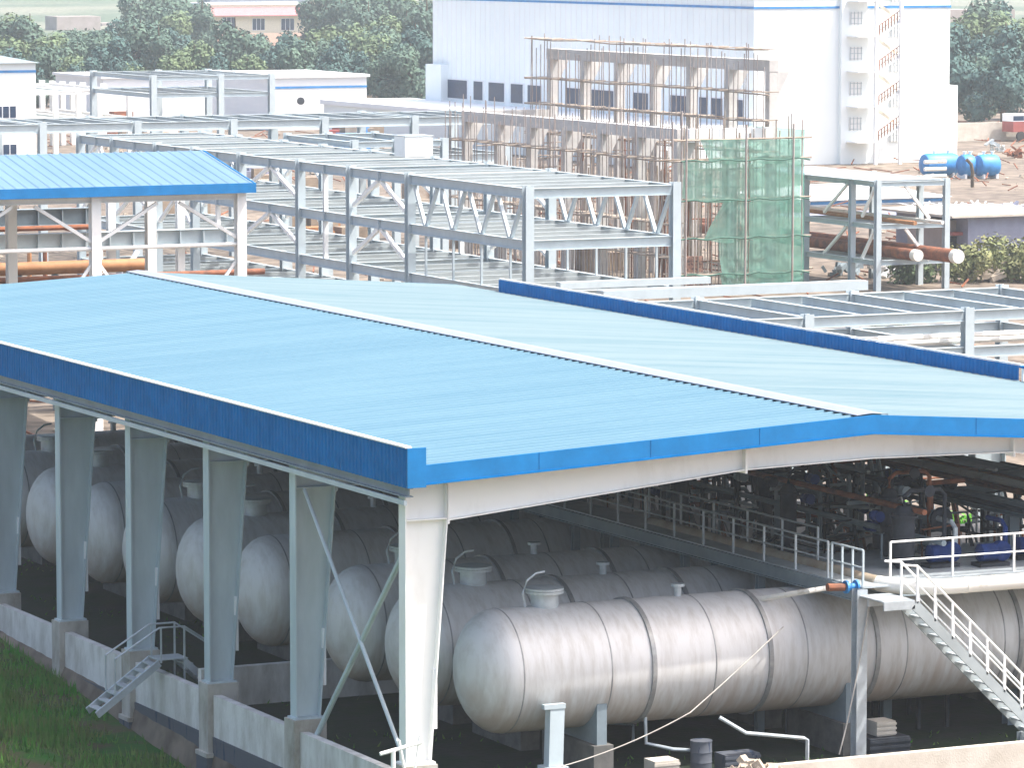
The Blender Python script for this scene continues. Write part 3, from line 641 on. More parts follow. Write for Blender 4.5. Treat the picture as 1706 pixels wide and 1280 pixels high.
B(p.x - 1.2, p.x + 1.2, -4.7, -3.8, -1.2, p.z - .33).build('earth_core', 'rubble', t)
M['tan'] = mat('dry_earth_clods', (.33, .26, .19), .95, c2=(.20, .15, .11), scale=1)
M['netdark'] = mat('gathered_net', (.05, .13, .10), .9)
M['roof3'] = mat('canopy_sheet', (.10, .18, .26), .7, c2=(.125, .21, .29), scale=.4, stretch=(2, .2, 1), spec=.1)
# ------------------------------------------------------------ steel frames
def frame(name, label, cat, xs, ys, levels, zg=-.62, cw=.42, bd=.48, joist=1.35, jaxis='X', m='steel', group=None, sec=True, coltop=.12, jlev=None, jm='joist'):
    t = thing(name, label, cat, (xs[0], ys[0], zg), group)
    ztop = levels[-1]
    for x in xs:
        for y in ys: MB().ibeam((x, y, zg), (x, y, ztop + coltop), cw, cw, (0, 1, 0)).build('column', m, t)
    for z in levels:
        for x in xs:
            for i in range(len(ys) - 1): MB().ibeam((x, ys[i] + cw / 2, z - bd / 2), (x, ys[i + 1] - cw / 2, z - bd / 2), .26, bd).build('beam', m, t)
        for y in ys:
            for i in range(len(xs) - 1): MB().ibeam((xs[i] + cw / 2, y, z - bd / 2), (xs[i + 1] - cw / 2, y, z - bd / 2), .26, bd).build('cross_beam', m, t)
    for z in (jlev or levels):
        a, b = (ys[0], ys[-1]) if jaxis == 'X' else (xs[0], xs[-1]); n = int((b - a) / joist)
        for i in range(1, n):
            k = a + (b - a) * i / n
            if min(abs(k - q) for q in (ys if jaxis == 'X' else xs)) < .4: continue
            if jaxis == 'X': MB().bar((xs[0] + .15, k, z - .12), (xs[-1] - .15, k, z - .12), .22, .24).build('joist', jm, t)
            else: MB().bar((k, ys[0] + .15, z - .12), (k, ys[-1] - .15, z - .12), .22, .24).build('joist', jm, t)
    return t

# main three level rack behind the shed
XA, YA = 43.86, 83.66
L3 = at(880, 314, X=XA).z; L2 = L3 - 2.41; L1 = L2 - 2.41; L0 = L1 - 2.41
XB = at(1125, 309, Y=YA).x
def yline(u, x, z, y0=YA):       # Y of the point at image column u on the level line x, z
    lo, hi = 0, 900
    for _ in range(50):
        mid = (lo + hi) / 2; d = Vector((x, mid, z)) - CAM; uu = CX + F * d.dot(CR) / d.dot(CF)
        if uu > u: lo = mid
        else: hi = mid
    return lo
YS = [YA] + [yline(u, XA, L3) for u in (683, 585, 500, 402, 324, 262, 190, 134)]
mr_ = frame('steel_structure', 'big pale grey three level steel frame standing behind the blue roof', 'steel frame', [XA, XB], YS, [L0, L1, L2, L3], joist=2.5)
for x in (XA, XB):                                  # Warren bracing in the wide front bay
    yA, yB = YS[0] + .3, YS[1] - .3; n = 4
    for lv, hgt in ((L3, L2), (L2, L1)):
        for i in range(n):
            a = yA + (yB - yA) * i / n; b_ = yA + (yB - yA) * (i + 1) / n; mid = (a + b_) / 2
            if lv == L3:
                MB().bar((x, a + .25, lv - .5), (x, mid - .1, hgt + .02), .16, .16).build('brace', 'steel', mr_)
                MB().bar((x, b_ - .25, lv - .5), (x, mid + .1, hgt + .02), .16, .16).build('brace', 'steel', mr_)
            else: MB().bar((x, mid, lv - .5), (x, mid, hgt), .1, .1, (1, 0, 0)).build('hanger', 'steel', mr_)
    for i in range(1, len(YS) - 1):                 # knee braces in the other bays
        ya_, yb_ = YS[i], YS[i + 1]; mid = (ya_ + yb_) / 2
        for lv, hgt in ((L3, L2), (L2, L1)):
            MB().bar((x, mid, lv - .05), (x, mid, lv - .5), .12, .3, (1, 0, 0)).build('gusset', 'steel', mr_)
            if i % 2 == 1 or i > 4:
                MB().bar((x, ya_ + .3, hgt + .5), (x, mid - .15, lv - .5), .18, .18).build('brace', 'steelw', mr_)
                MB().bar((x, yb_ - .3, hgt + .5), (x, mid + .15, lv - .5), .18, .18).build('brace', 'steelw', mr_)
            else: MB().ibeam((x, mid, hgt), (x, mid, lv - .48), .22, .22, (0, 1, 0)).build('stub_column', 'steelw', mr_)
o = B(0, 0.01, 0, .01, 0, .01)
bxp = at(675, 262, Z=L3 + .02)
cb = thing('equipment_box', 'pale grey box with a darker side standing on top of the steel frame', 'box', bxp)
B(bxp.x - .0, bxp.x + 1.6, bxp.y, bxp.y + 1.4, L3 + .02, L3 + 1.1).build('casing', 'steelw', cb)
B(bxp.x - .04, bxp.x + 1.64, bxp.y - .04, bxp.y + 1.44, L3 + 1.103, L3 + 1.15).build('lid', 'steel', cb)

# right hand low frame close behind the parapet
DR = 178
z1 = at(1612, 517, D=DR); YN = z1.y; ZT1 = z1.z; YF = at(1612, 481, Z=ZT1).y
sp_ = (at(1612, 517, Y=YN).x - at(1345, 527, Y=YN).x)
XS_ = [z1.x + sp_ * k for k in (-2, -1, 0, 1)]
fr2 = frame('pipe_bridge', 'white steel frame with wide flat beams just beyond the far edge of the blue roof', 'steel frame', XS_, [YN, YF], [ZT1 - 1.5, ZT1], joist=99, m='steel', bd=.46)
for i in range(3):
    for f_ in (.33, .66):
        x = lerp(XS_[i], XS_[i + 1], f_); MB().ibeam((x, YN + .2, ZT1 - .2), (x, YF - .2, ZT1 - .2), .24, .42).build('cross_beam', 'colsteel', fr2)
for k, (dz, m, r) in enumerate(((0.0, 'pipew', .12), (.0, 'rust', .08), (.0, 'pipew', .16))):
    y = YN + 1 + k * .7; MB().tube((XS_[1] + 1, y, ZT1 - 1.5 + r + .02), (XS_[3] + 4, y, ZT1 - 1.5 + r + .02), r, 8).build('pipe', m, fr2, smooth=True)
# white ducts lying between frame and roof, left part
for (u0, v0, u1, v1, dd, r, l) in ((1000, 492, 1440, 494, 190, .28, 'thick white duct lying just beyond the blue parapet'), (930, 476, 1180, 486, 200, .2, 'thin white duct lying left of the thick one beyond the parapet')):
    p = at(u0, v0, D=dd); q = at(u1, v1, Y=p.y); o = MB().bar(p, (q.x, p.y, p.z), r * 2.4, r * 1.5).build('duct', 'steel', loc=p); tag(o, l, 'duct')

# rear-left canopy with blue roof
DC = 185
cc = at(424, 306, D=DC); ZC = cc.z; cy = cc.y; cxr = cc.x
rc = at(302, 262, Z=ZC + 1.15)
yr = rc.y; xr = rc.x
x_at = lambda u: at(u, 312, Y=cy).x
can = thing('canopy', 'pale blue roofed open canopy with white posts at the left beyond the tank shed', 'canopy', (cxr, cy, -.6))
xl = cxr - 34; pitch = .5; depth = max(6.0, min(14, yr - cy)); zr_ = ZC + 1.15
mb = MB(); prof = []; x = xl
while x < cxr:
    for dx, dz in ((0, 0), (.3, 0), (.36, .03), (.44, .03), (.49, 0)):
        if x + dx < cxr: prof.append((x + dx, dz))
    x += pitch
prof.append((cxr, 0)); n = len(prof)
for y, z in ((cy, ZC), (cy + depth, zr_)): mb.v += [Vector((p[0], y, z + p[1])) for p in prof]
mb.f = [(i, i + 1, i + n + 1, i + n) for i in range(n - 1)]; mb.build('roof_slope', 'roof3', can)
MB().add([(xl, cy + depth, zr_), (cxr, cy + depth, zr_), (cxr, cy + 2 * depth, ZC), (xl, cy + 2 * depth, ZC)], [(0, 1, 2, 3)]).build('roof_slope', 'roof', can)
B(xl, cxr + .05, cy - .08, cy - .01, ZC - .38, ZC + .04).build('fascia', 'blue', can)
MB().bar((cxr + .03, cy, ZC - .12), (cxr + .03, cy + depth, zr_ - .12), .06, .3).build('verge_trim', 'blue', can)
pxs = [x_at(u) + .1 for u in (405, 162, -80, -322)]
for x in pxs:
    for y in (cy + .6, cy + 2 * depth - .6): MB().ibeam((x, y, -.6), (x, y, ZC - .4), .42, .42, (0, 1, 0)).build('post', 'steelw', can)
    MB().ibeam((x, cy + .6, ZC - .35), (x, cy + depth, zr_ - .4), .2, .3).build('rafter', 'steel', can)
for i in range(3):
    a, b_ = pxs[i + 1], pxs[i]; y = cy + .6
    MB().ibeam((a, y, ZC - .55), (b_, y, ZC - .55), .2, .25).build('eave_beam', 'steelw', can)
    zt = ZC - 2.6; MB().tube((a, y, zt), (b_, y, zt), .09, 8).build('tie', 'steelw', can)
    mid = (a + b_) / 2
    MB().bar((a + .2, y, zt + .3), (mid - .5, y, ZC - .75), .14, .14).build('brace', 'steelw', can)
    MB().bar((b_ - .2, y, zt + .3), (mid + .5, y, ZC - .75), .14, .14).build('brace', 'steelw', can)
    MB().bar((a + .2, y, zt - .7), (a + 1.6, y, zt - 2.6), .12, .12).build('brace', 'steelw', can)
    MB().bar((b_ - .2, y, zt - .7), (b_ - 1.6, y, zt - 2.6), .12, .12).build('brace', 'steelw', can)
for k in range(6): MB().bar((xl, cy + .4 + k * depth / 6, ZC - .12 + (zr_ - ZC) * (k + .1) / 6), (cxr - .1, cy + .4 + k * depth / 6, ZC - .12 + (zr_ - ZC) * (k + .1) / 6), .08, .16).build('purlin', 'steel', can)
# plate girders and orange pipes seen under the canopy
gy = cy + depth * 2 + 3
zg1 = at(60, 348, Y=gy); zg1b = at(60, 376, Y=gy); zg2 = at(200, 385, Y=gy); zg2b = at(200, 412, Y=gy)
ra = thing('girder_rack', 'two stacked plate girders with stiffeners seen under the blue canopy', 'girder', (zg1.x, gy, -.6))
def girder(xa, xb, zt, zbm, mt='steel'):
    MB().ibeam((xa, gy, (zt + zbm) / 2), (xb, gy, (zt + zbm) / 2), .5, zt - zbm).build('girder', mt, ra)
    mb = MB(); x = xa
    while x < xb: mb.box(x, x + .05, gy - .22, gy + .22, zbm + .04, zt - .04); x += 1.15
    mb.build('stiffener', mt, ra)
girder(at(-60, 360, Y=gy).x, at(158, 360, Y=gy).x, zg1.z, zg1b.z, 'steelg'); girder(at(-60, 400, Y=gy).x, at(405, 400, Y=gy).x, zg2.z, zg2b.z)
for u in (-50, 185, 300, 398): x = at(u, 400, Y=gy + .6).x; MB().ibeam((x, gy + .6, -.6), (x, gy + .6, zg1.z + .6), .35, .35, (0, 1, 0)).build('column', 'steelw', ra)
MB().tube((at(-60, 380, Y=gy).x, gy - .3, zg1b.z - .1), (at(160, 380, Y=gy).x, gy - .3, zg1b.z - .1), .12, 8).build('pipe', 'rust', ra, smooth=True)
for k, (u0, u1, v, r, m, l) in enumerate(((-60, 240, 441, .3, 'orange', 'thick orange pipe lying low under the blue canopy'), (-40, 440, 452, .14, 'rust', 'thin rusty pipe below the thick orange one under the canopy'))):
    p = at(u0, v, Y=gy - 1.5 - k); q = at(u1, v, Y=gy - 1.5 - k)
    t = thing('pipe', l, 'pipe', (p.x, p.y, p.z))
    MB().tube((p.x, p.y, q.z), (q.x, p.y, q.z), r, 12).build('pipe_run', m, t, smooth=True)
    for j in range(5):
        x = lerp(p.x, q.x, (j + .5) / 5); B(x - .1, x + .1, p.y - .2, p.y + .2, -.6, q.z - r).build('trestle', 'steelg', t)

# wide horizontal frame behind (left to centre)
D3 = 285; a = at(70, 207, D=D3); Z3 = a.z; xs3 = [at(u, 207, Y=a.y).x for u in (-95, 70, 228, 388, 540, 690, 845)]
f3 = frame('steel_structure', 'long pale steel frame running left to right behind the three level frame', 'steel frame', xs3, [a.y, a.y + 9], [Z3 - 2.6, Z3], joist=2.0, jaxis='Y', bd=.6, cw=.5, m='steel')
D4 = 400; a = at(255, 127, D=D4); Z4 = a.z; xs4 = [at(u, 127, Y=a.y).x for u in (255, 367, 452)]
f4 = frame('steel_structure', 'box shaped far steel frame before the long white building', 'steel frame', xs4, [a.y, a.y + 16], [Z4 - 1.6, Z4], joist=2.6, jaxis='Y', bd=.4, cw=.55, m='steel')
a = at(65, 152, D=420); xs5 = [at(u, 152, Y=a.y).x for u in (20, 92, 130, 165, 215)]
f5 = frame('steel_structure', 'hazy low steel frame right beside the white house at the left edge', 'steel frame', xs5, [a.y, a.y + 22], [a.z - 2.6, a.z], joist=3, jaxis='Y', bd=.35, cw=.45, m='steelw')
mb = MB()
for i in range(7):
    p = at(70 + i * 17, 133 + i * 1.0, Y=a.y + 24); MB().ibeam((p.x, p.y, -.6), (p.x, p.y, p.z), .5, .5, (0, 1, 0)).build('column', 'steelw', f5)
p = at(70, 137, Y=a.y + 24); q = at(175, 143, Y=a.y + 24); MB().ibeam((p.x, p.y, q.z - .4), (q.x, p.y, q.z - .4), .3, .6).build('beam', 'steelw', f5)
# extra mid-distance frames filling the site
a = at(600, 236, D=250); xs6 = [at(u, 236, Y=a.y).x for u in (590, 660, 740)]
f6 = frame('steel_structure', 'small low steel frame between the box on the big frame and the concrete columns', 'steel frame', xs6, [a.y, a.y + 10], [a.z], joist=2, jaxis='Y', bd=.35, cw=.4)
# right rack with rusty pipes
g0 = at(1575, 480, Z=-.6); YR_ = g0.y; XRr = g0.x
zt_ = at(1575, 300, Y=YR_).z; xs7 = [at(1462, 400, Y=YR_).x, XRr]
yb7 = [YR_, yline(1420, xs7[0], zt_), yline(1343, xs7[0], zt_)]
l7 = [at(1520, 447 - 15, Y=YR_).z, at(1520, 372, Y=YR_).z, zt_]
f7 = frame('pipe_rack', 'three level steel pipe rack right of the green netting with rusty pipes on it', 'pipe rack', xs7, yb7, l7, joist=2.2, bd=.3, cw=.35, m='steel')
B(xs7[0] - .3, XRr + .2, YR_ + .5, yb7[-1] + 8, zt_ + .01, zt_ + .05).build('deck', 'galv', f7)
for lv in (l7[1], l7[2]):
    for j in range(2): MB().bar((xs7[0], lerp(yb7[j], yb7[j + 1], .1), lv - .3), (xs7[0], lerp(yb7[j], yb7[j + 1], .6), lv - 2.2), .16, .16).build('brace', 'steelw', f7)
    MB().bar((lerp(*xs7, .4), YR_, lv - .3), (lerp(*xs7, .75), YR_, lv - 2.3), .18, .18).build('brace', 'steelw', f7)
for i, (xk, lv, r, m, l, y0_) in enumerate(((.35, 0, .36, 'rust', 'thick rust brown pipe on the right hand rack', -1.5), (.62, 0, .42, 'rust', 'thickest rusty pipe with a white end on the right hand rack', -4), (.85, 0, .14, 'rust', 'thin rusty pipe at the outer side of the right hand rack', 0), (.3, 1, .13, 'orange', 'thin orange brown pipe on the middle level of the right rack', -2), (.7, 1, .12, 'pipew', 'thin pale pipe on the middle level of the right rack', -2))):
    x = lerp(*xs7, xk); z = l7[lv] + r + .02
    t = thing('pipe', l, 'pipe', (x, YR_, z)); MB().tube((x, YR_ + y0_, z), (x, yb7[-1] + 22, z), r, 14).build('pipe_run', m, t, smooth=True)
    if r > .3: MB().lathe((x, YR_ + y0_, z), (0, -1, 0), [(.002, r), (.5, r), (.5, r * .8)], 14).build('end_sleeve', 'pipew', t, smooth=True)

# ------------------------------------------------------------ concrete frames under construction with scaffolds
g1 = at(1130, 490, Z=-.6); YC0, XC = g1.y, g1.x
ztl = at(1130, 215, X=XC).z
ycl = [yline(u, XC, ztl) for u in (1125, 1060, 997, 938, 880, 826, 772)]
g2 = at(1285, 100, Y=YC0); XC2, ztt = g2.x, g2.z
def cframe(label, x, zt, ys, depth=4.0, extra=()):
    t = thing('concrete_structure', label, 'concrete frame', (x, ys[0], -.6), 'raw concrete frames')
    for y in ys:
        c = B(x, x + .55, y - .28, y + .28, -.6, zt - .7).build('column', 'concn', t)
        MB().add([(x + .56, y - .27, zt - .7), (x + .56, y + .27, zt - .7), (x + .56, y + .27, zt - 2.3), (x + .56, y - .27, zt - 2.3), (x + 1.4, y - .27, zt - .7), (x + 1.4, y + .27, zt - .7)],
                 [(0, 1, 2, 3), (0, 3, 4), (1, 5, 2), (0, 4, 5, 1), (3, 2, 5, 4)]).build('haunch', 'concn', c)
    B(x - .02, x + .6, ys[0] - .3, ys[-1] + .3, zt - .697, zt).build('ring_beam', 'concn', t)
    for z in extra: B(x + .05, x + .5, ys[0], ys[-1], z - .45, z).build('tie_beam', 'concn', t)
    return t
cl = cframe('lower row of raw concrete columns with a top beam, left of the green netting', XC, ztl, ycl, extra=(2.6,))
ch = cframe('taller row of raw concrete columns before the dark windows of the white building', XC2, ztt, ycl, extra=(ztl - .5,))
B(XC + .6, XC2, YC0 - .25, YC0 + .25, ztl - .8, ztl).build('end_beam', 'whitec', cl)
B(XC + .6, XC2 + .5, ycl[-1] - .25, ycl[-1] + .25, ztl - .8, ztl).build('end_beam', 'concn', cl)
def scaffold(label, x, y0, y1, ztop, lifts, npole, jit=1.6, off=(-.9, -.15)):
    t = thing('scaffold', label, 'scaffold', (x, y0, -.6), 'pole scaffolds round the concrete frames'); rr = random.Random(int(x))
    k = 0
    for i in range(npole):
        y = lerp(y0, y1, i / (npole - 1)) + rr.uniform(-.15, .15)
        for o_ in off:
            if k >= 100: break
            k += 1; a = Vector((x + o_, y, -.6)); b_ = Vector((x + o_ + rr.uniform(-.1, .1), y + rr.uniform(-.2, .2), ztop + rr.uniform(-jit, jit * .7)))
            MB().tube(a, b_, .032, 5).build('pole', 'pole', t)
    for z in lifts:
        for o_ in off:
            MB().path([(x + o_, lerp(y0 - .8, y1 + .8, j / 8), z + rr.uniform(-.08, .08)) for j in range(9)], .05, 5).build('ledger', 'wood', t)
        n_ = int((y1 - y0) / 3.2)
        for j in range(n_):
            if rr.random() < .62: y = y0 + j * 3.2; B(x + off[0], x - .15, y, y + 3.1, z + .06, z + .11).build('board', 'wood', t)
        for j in range(0, npole, 4):
            y = lerp(y0, y1, j / (npole - 1)); MB().tube((x + off[0] - .7, y, z + .1), (x + .25, y, z + .1), .035, 5).build('putlog', 'wood', t)
    return t
scaffold('tangle of scaffold poles rising above the taller concrete row', XC2, YC0 - .5, ycl[-1] + 1, ztt + .5, [ztt - 5.6, ztt - 3.7, ztt - 2.0, ztt + .6], 62, .9, off=(-.9,))
scaffold('scaffold poles lashed in front of the lower concrete row', XC, YC0 - .5, ycl[-1] + 1, ztl + .5, [1.6, 3.6, ztl - 3.8, ztl - 1.9], 62, 1.0, off=(-.9,))
# inner forest of rusty props
t = thing('scaffold_props', 'dense rusty upright props inside the lower concrete frame', 'props', (XC + 4, YC0, -.6)); rr = random.Random(5)
for i in range(100):
    x = XC + rr.uniform(1.2, 7.5); y = YC0 + rr.uniform(1, 34); MB().tube((x, y, -.6), (x + rr.uniform(-.15, .15), y, ztl - rr.uniform(.6, 4.5)), .05, 5).build('prop', rr.choice(['rust', 'pole', 'wood', 'steelw']), t)
for i in range(26):
    y = YC0 + rr.uniform(1, 34); z = rr.uniform(.8, ztl - 1.5); MB().tube((XC + .7, y, z), (XC + 7.5, y + rr.uniform(-.8, .8), z + rr.uniform(-.3, .3)), .04, 5).build('crossbar', rr.choice(['rust', 'wood']), t)
# netted tower at the near end
YT = YC0 - 1.6; xt0, xt1 = at(1134, 350, Y=YT).x, at(1336, 350, Y=YT).x; ztn = at(1240, 232, Y=YT).z
tw = thing('scaffold_tower', 'pole scaffold behind torn green netting at the near end of the concrete frames', 'scaffold', (xt0, YT, -.6))
nx = 10
for i in range(nx):
    for yy in (YT, YT + 1.2):
        x = lerp(xt0, xt1, i / (nx - 1)); MB().tube((x, yy, -.6), (x + U(-.1, .1), yy, ztn + U(.3, 1.8)), .06 if i % 5 == 0 else .04, 6).build('pole', 'wood' if i % 3 else 'pole', tw)
lifts = [at(1240, v, Y=YT).z for v in (455, 395, 332, 266, 232)]
for z in lifts:
    for yy in (YT - .07, YT + 1.27): MB().tube((xt0 - .5, yy, z), (xt1 + .6, yy, z + U(-.1, .1)), .055, 6).build('ledger', 'wood', tw)
for z in lifts[:-1]: MB().path([(lerp(xt0 - .2, xt1 + .3, j / 10), YT - .42, z + .08 * math.sin(j * 2.3)) for j in range(11)], .05, 5).build('tie_rope', M['netdark'], tw)
for x in (xt0 + .1, (xt0 + xt1) / 2, xt1 - .9): MB().tube((x, YT - .45, -.6), (x + .05, YT - .45, ztn + .9), .06, 6).build('pole', 'pole', tw)
for i in range(4):
    a, b_ = lifts[i], lifts[i + 1]; x = lerp(xt0, xt1, U(.1, .6)); MB().tube((x, YT + .1, a), (x + 1.8, YT + .1, b_), .04, 5).build('brace', 'wood', tw)
for i in range(14): x = U(xt0 + .1, xt0 + 2.2); MB().tube((x, YT + U(1.5, 5), -.6), (x, YT + 3, U(3, 6)), .05, 5).build('prop', 'rust', tw)
nt_ = thing('debris_netting', 'torn green netting hung in sheets down the scaffold tower', 'netting', (xt0, YT, -.6))
def sheet(p00, p10, p01, p11, amp, seed, n=22, m=14):
    mb = MB()
    for i in range(n + 1):
        for j in range(m + 1):
            s, t_ = i / n, j / m; p = p00.lerp(p10, s).lerp(p01.lerp(p11, s), t_)
            w_ = noise.noise(Vector((s * 3.2, t_ * 1.6, seed))) + .6 * noise.noise(Vector((s * 9 + t_ * 3, t_ * 4 - s * 3, seed + 5)))
            sagz = -.25 * math.sin(math.pi * s) * t_
            mb.v.append(p + Vector((0, -abs(w_) * amp - .02, sagz)))
    mb.f = [(i * (m + 1) + j, (i + 1) * (m + 1) + j, (i + 1) * (m + 1) + j + 1, i * (m + 1) + j + 1) for i in range(n) for j in range(m)]
    return mb
def V(u, v, y=None): return at(u, v, Y=(YT - .12) if y is None else y)
PN = [((1166, 232), (1245, 232), (1180, 268), (1245, 266)), ((1246, 232), (1332, 232), (1248, 268), (1332, 264)),
      ((1138, 270), (1246, 268), (1136, 330), (1246, 332)), ((1247, 270), (1334, 266), (1249, 334), (1332, 336)),
      ((1205, 334), (1246, 333), (1172, 398), (1244, 398)), ((1247, 336), (1332, 338), (1247, 398), (1334, 396)),
      ((1196, 399), (1246, 399), (1200, 458), (1244, 456)), ((1247, 400), (1334, 398), (1247, 458), (1336, 455)),
      ((1198, 458), (1246, 458), (1206, 486), (1246, 488)), ((1247, 459), (1336, 457), (1247, 488), (1334, 488))]
for i, q in enumerate(PN):
    P4 = [V(*k) for k in q]; sheet(P4[0], P4[1], P4[2], P4[3], .16, i * 3.1).build('net_sheet', 'net', nt_, smooth=True)
Pa = Vector((xt1 + .1, YT - .1, 0)); 
for a_, b_ in ((ztn + .5, lifts[2]), (lifts[2] - .05, -.4)):
    sheet(Vector((xt1 + .12, YT, a_)), Vector((xt1 + .12, YT + 7, a_)), Vector((xt1 + .12, YT, b_)), Vector((xt1 + .12, YT + 7, b_)), .1, a_).build('net_sheet', 'net', nt_, smooth=True)
bw = B(xt0 + .3, xt0 + 2.6, YT + 2, YT + 2.3, -.6, 1.6).build('brick_stack', mat('brick_lattice', (.42, .22, .16), .9, c2=(.15, .09, .08), scale=6, th=(.45, .5)), loc=(xt0, YT + 2, -.6)); tag(bw, 'stack of red bricks at the foot of the netted scaffold', 'brick stack')

# ------------------------------------------------------------ big white building
w0 = at(1255, 277, Z=-.6); WX, WY = w0.x, w0.y
WT = at(1257, 2, Y=WY).z + .35; WX1 = at(1581, 200, Y=WY).x; WY1 = yline(722, WX, 4)
bb = thing('white_building', 'big plain white industrial building with outside stair and thin blue roof line', 'building', (WX, WY, -.6))
B(WX, WX1, WY, WY1, -.6, WT).build('wall', 'white', bb)
zt2 = at(1257, 13, Y=WY).z
B(WX - .08, WX1 + .08, WY - .08, WY - .004, zt2 - .1, zt2 + .12).build('blue_trim', 'bluetank', bb)
B(WX - .08, WX - .004, WY, WY1 + .08, zt2 - .1, zt2 + .12).build('blue_trim', 'bluetank', bb)
B(WX - .15, WX1 + .15, WY - .15, WY1 + .15, WT + .003, WT + .2).build('coping', 'whitec', bb)
mb = MB()
y = WY + 1.2
while y < WY1: mb.box(WX - .035, WX - .004, y, y + .1, -.5, WT - .3); y += 1.2
mb.build('panel_joint', 'whitec', bb)
ax1 = at(1595, 200, Y=WY + 2).x; azt = at(1590, 142, Y=WY + 2).z
B(WX1 + .003, ax1, WY + 2, WY + 12, -.6, azt).build('side_annex', 'white', bb)
# strip of windows above the lean-to
wv = [(735, 780), (790, 806), (815, 842), (852, 873), (880, 904), (944, 968), (986, 1024), (1056, 1082), (1118, 1148), (1166, 1180), (1186, 1206), (1226, 1240)]
zA = at(760, 131, X=WX).z; zB = at(760, 165, X=WX).z
for ua, ub in wv:
    ya_, yb_ = yline(ub, WX, (zA + zB) / 2), yline(ua, WX, (zA + zB) / 2)
    f_ = B(WX - .1, WX - .004, ya_, yb_, zB, zA).build('window', 'whitec', bb)
    B(WX - .14, WX - .104, ya_ + .12, yb_ - .12, zB + .12, zA - .12).build('pane', 'glass', f_)
# projecting white stub at the far end
sx0 = at(709, 140, Y=WY1).x; B(sx0, WX - .003, WY1 - 4, WY1 - .01, -.6, at(712, 108, Y=WY1 - 4).z).build('stub_wing', 'white', bb)
# low lean-to roof
zl = zB - .25
lx = at(1100, 214, Z=zl).x; lx = min(lx, WX - 6); ly0 = YC0 + 40
le0 = at(632, 172, Z=zl)
B(lx, WX - .004, WY - 1, WY1 + 6, zl - .5, zl).build('lean_to_roof', 'whitec', bb)
B(lx + .3, WX - .01, WY - .7, WY1 + 5.7, -.6, zl - .503).build('lean_to_wall', 'white', bb)
# stair tower
fz = 59 / 7215 * (w0 - CAM).dot(CF)
xq = lambda u: at(u, 150, Y=WY).x
B(xq(1397), xq(1440), WY - .5, WY - .004, -.6, WT).build('stair_pilaster', 'white', bb)
z_first = at(1440, 236, Y=WY - 2.4).z
for k in range(6):
    zf = z_first + k * fz - fz * 0; 
    if zf > WT + 1: break
    s = bb
    B(xq(1406), xq(1446), WY - 2.6, WY - .505, zf - .12, zf).build('stair_landing', 'whitec', s)
    a = Vector((xq(1443), WY - 2.4, zf)); b_ = Vector((xq(1482), WY - 2.4, zf + fz * .48))
    fl = MB().bar(a, b_, .08, .28).build('stair_flight', 'whitec', s)
    for i in range(9):
        c = a.lerp(b_, i / 8); MB().bar(c, c + Vector((0, 0, 1.0)), .08, .08, (1, 0, 0)).build('baluster', 'rust', fl)
    MB().bar(a + Vector((0, 0, 1.0)), b_ + Vector((0, 0, 1.0)), .06, .06).build('handrail', 'rust', fl)
    MB().bar(a + Vector((0, 0, .5)), b_ + Vector((0, 0, .5)), .04, .04).build('middle_rail', 'rust', fl)
    MB().bar(Vector((b_.x, WY - 1.2, b_.z)), Vector((a.x, WY - 1.2, zf + fz)), .08, .28).build('return_flight', 'cream', s)
    B(xq(1476), xq(1492), WY - 2.6, WY - .6, zf + fz * .48 - .1, zf + fz * .48).build('stair_landing', 'whitec', s)
    for (ua, ub) in ((1410, 1430), (1482, 1500)):
        zw = zf + (1.0 if ua < 1440 else -.2); yy = WY - .52 if ua < 1440 else WY - .02
        f_ = B(xq(ua), xq(ub), yy - .1, yy, zw, zw + 1.25).build('window', 'steelw', bb)
        mb = MB(); xa, xb = xq(ua), xq(ub)
        for j in range(4): x = lerp(xa + .05, xb - .1, j / 3); mb.box(x, x + .05, yy - .16, yy - .104, zw, zw + 1.25)
        for j in range(3): z = lerp(zw + .1, zw + 1.1, j / 2); mb.box(xa, xb, yy - .2, yy - .164, z, z + .05)
        mb.build('grille', 'galv', f_)
for u in (1437, 1478): MB().bar((xq(u), WY - 2.5, -.6), (xq(u), WY - 2.5, WT + .5), .3, .3, (1, 0, 0)).build('stair_post', 'whitec', bb)

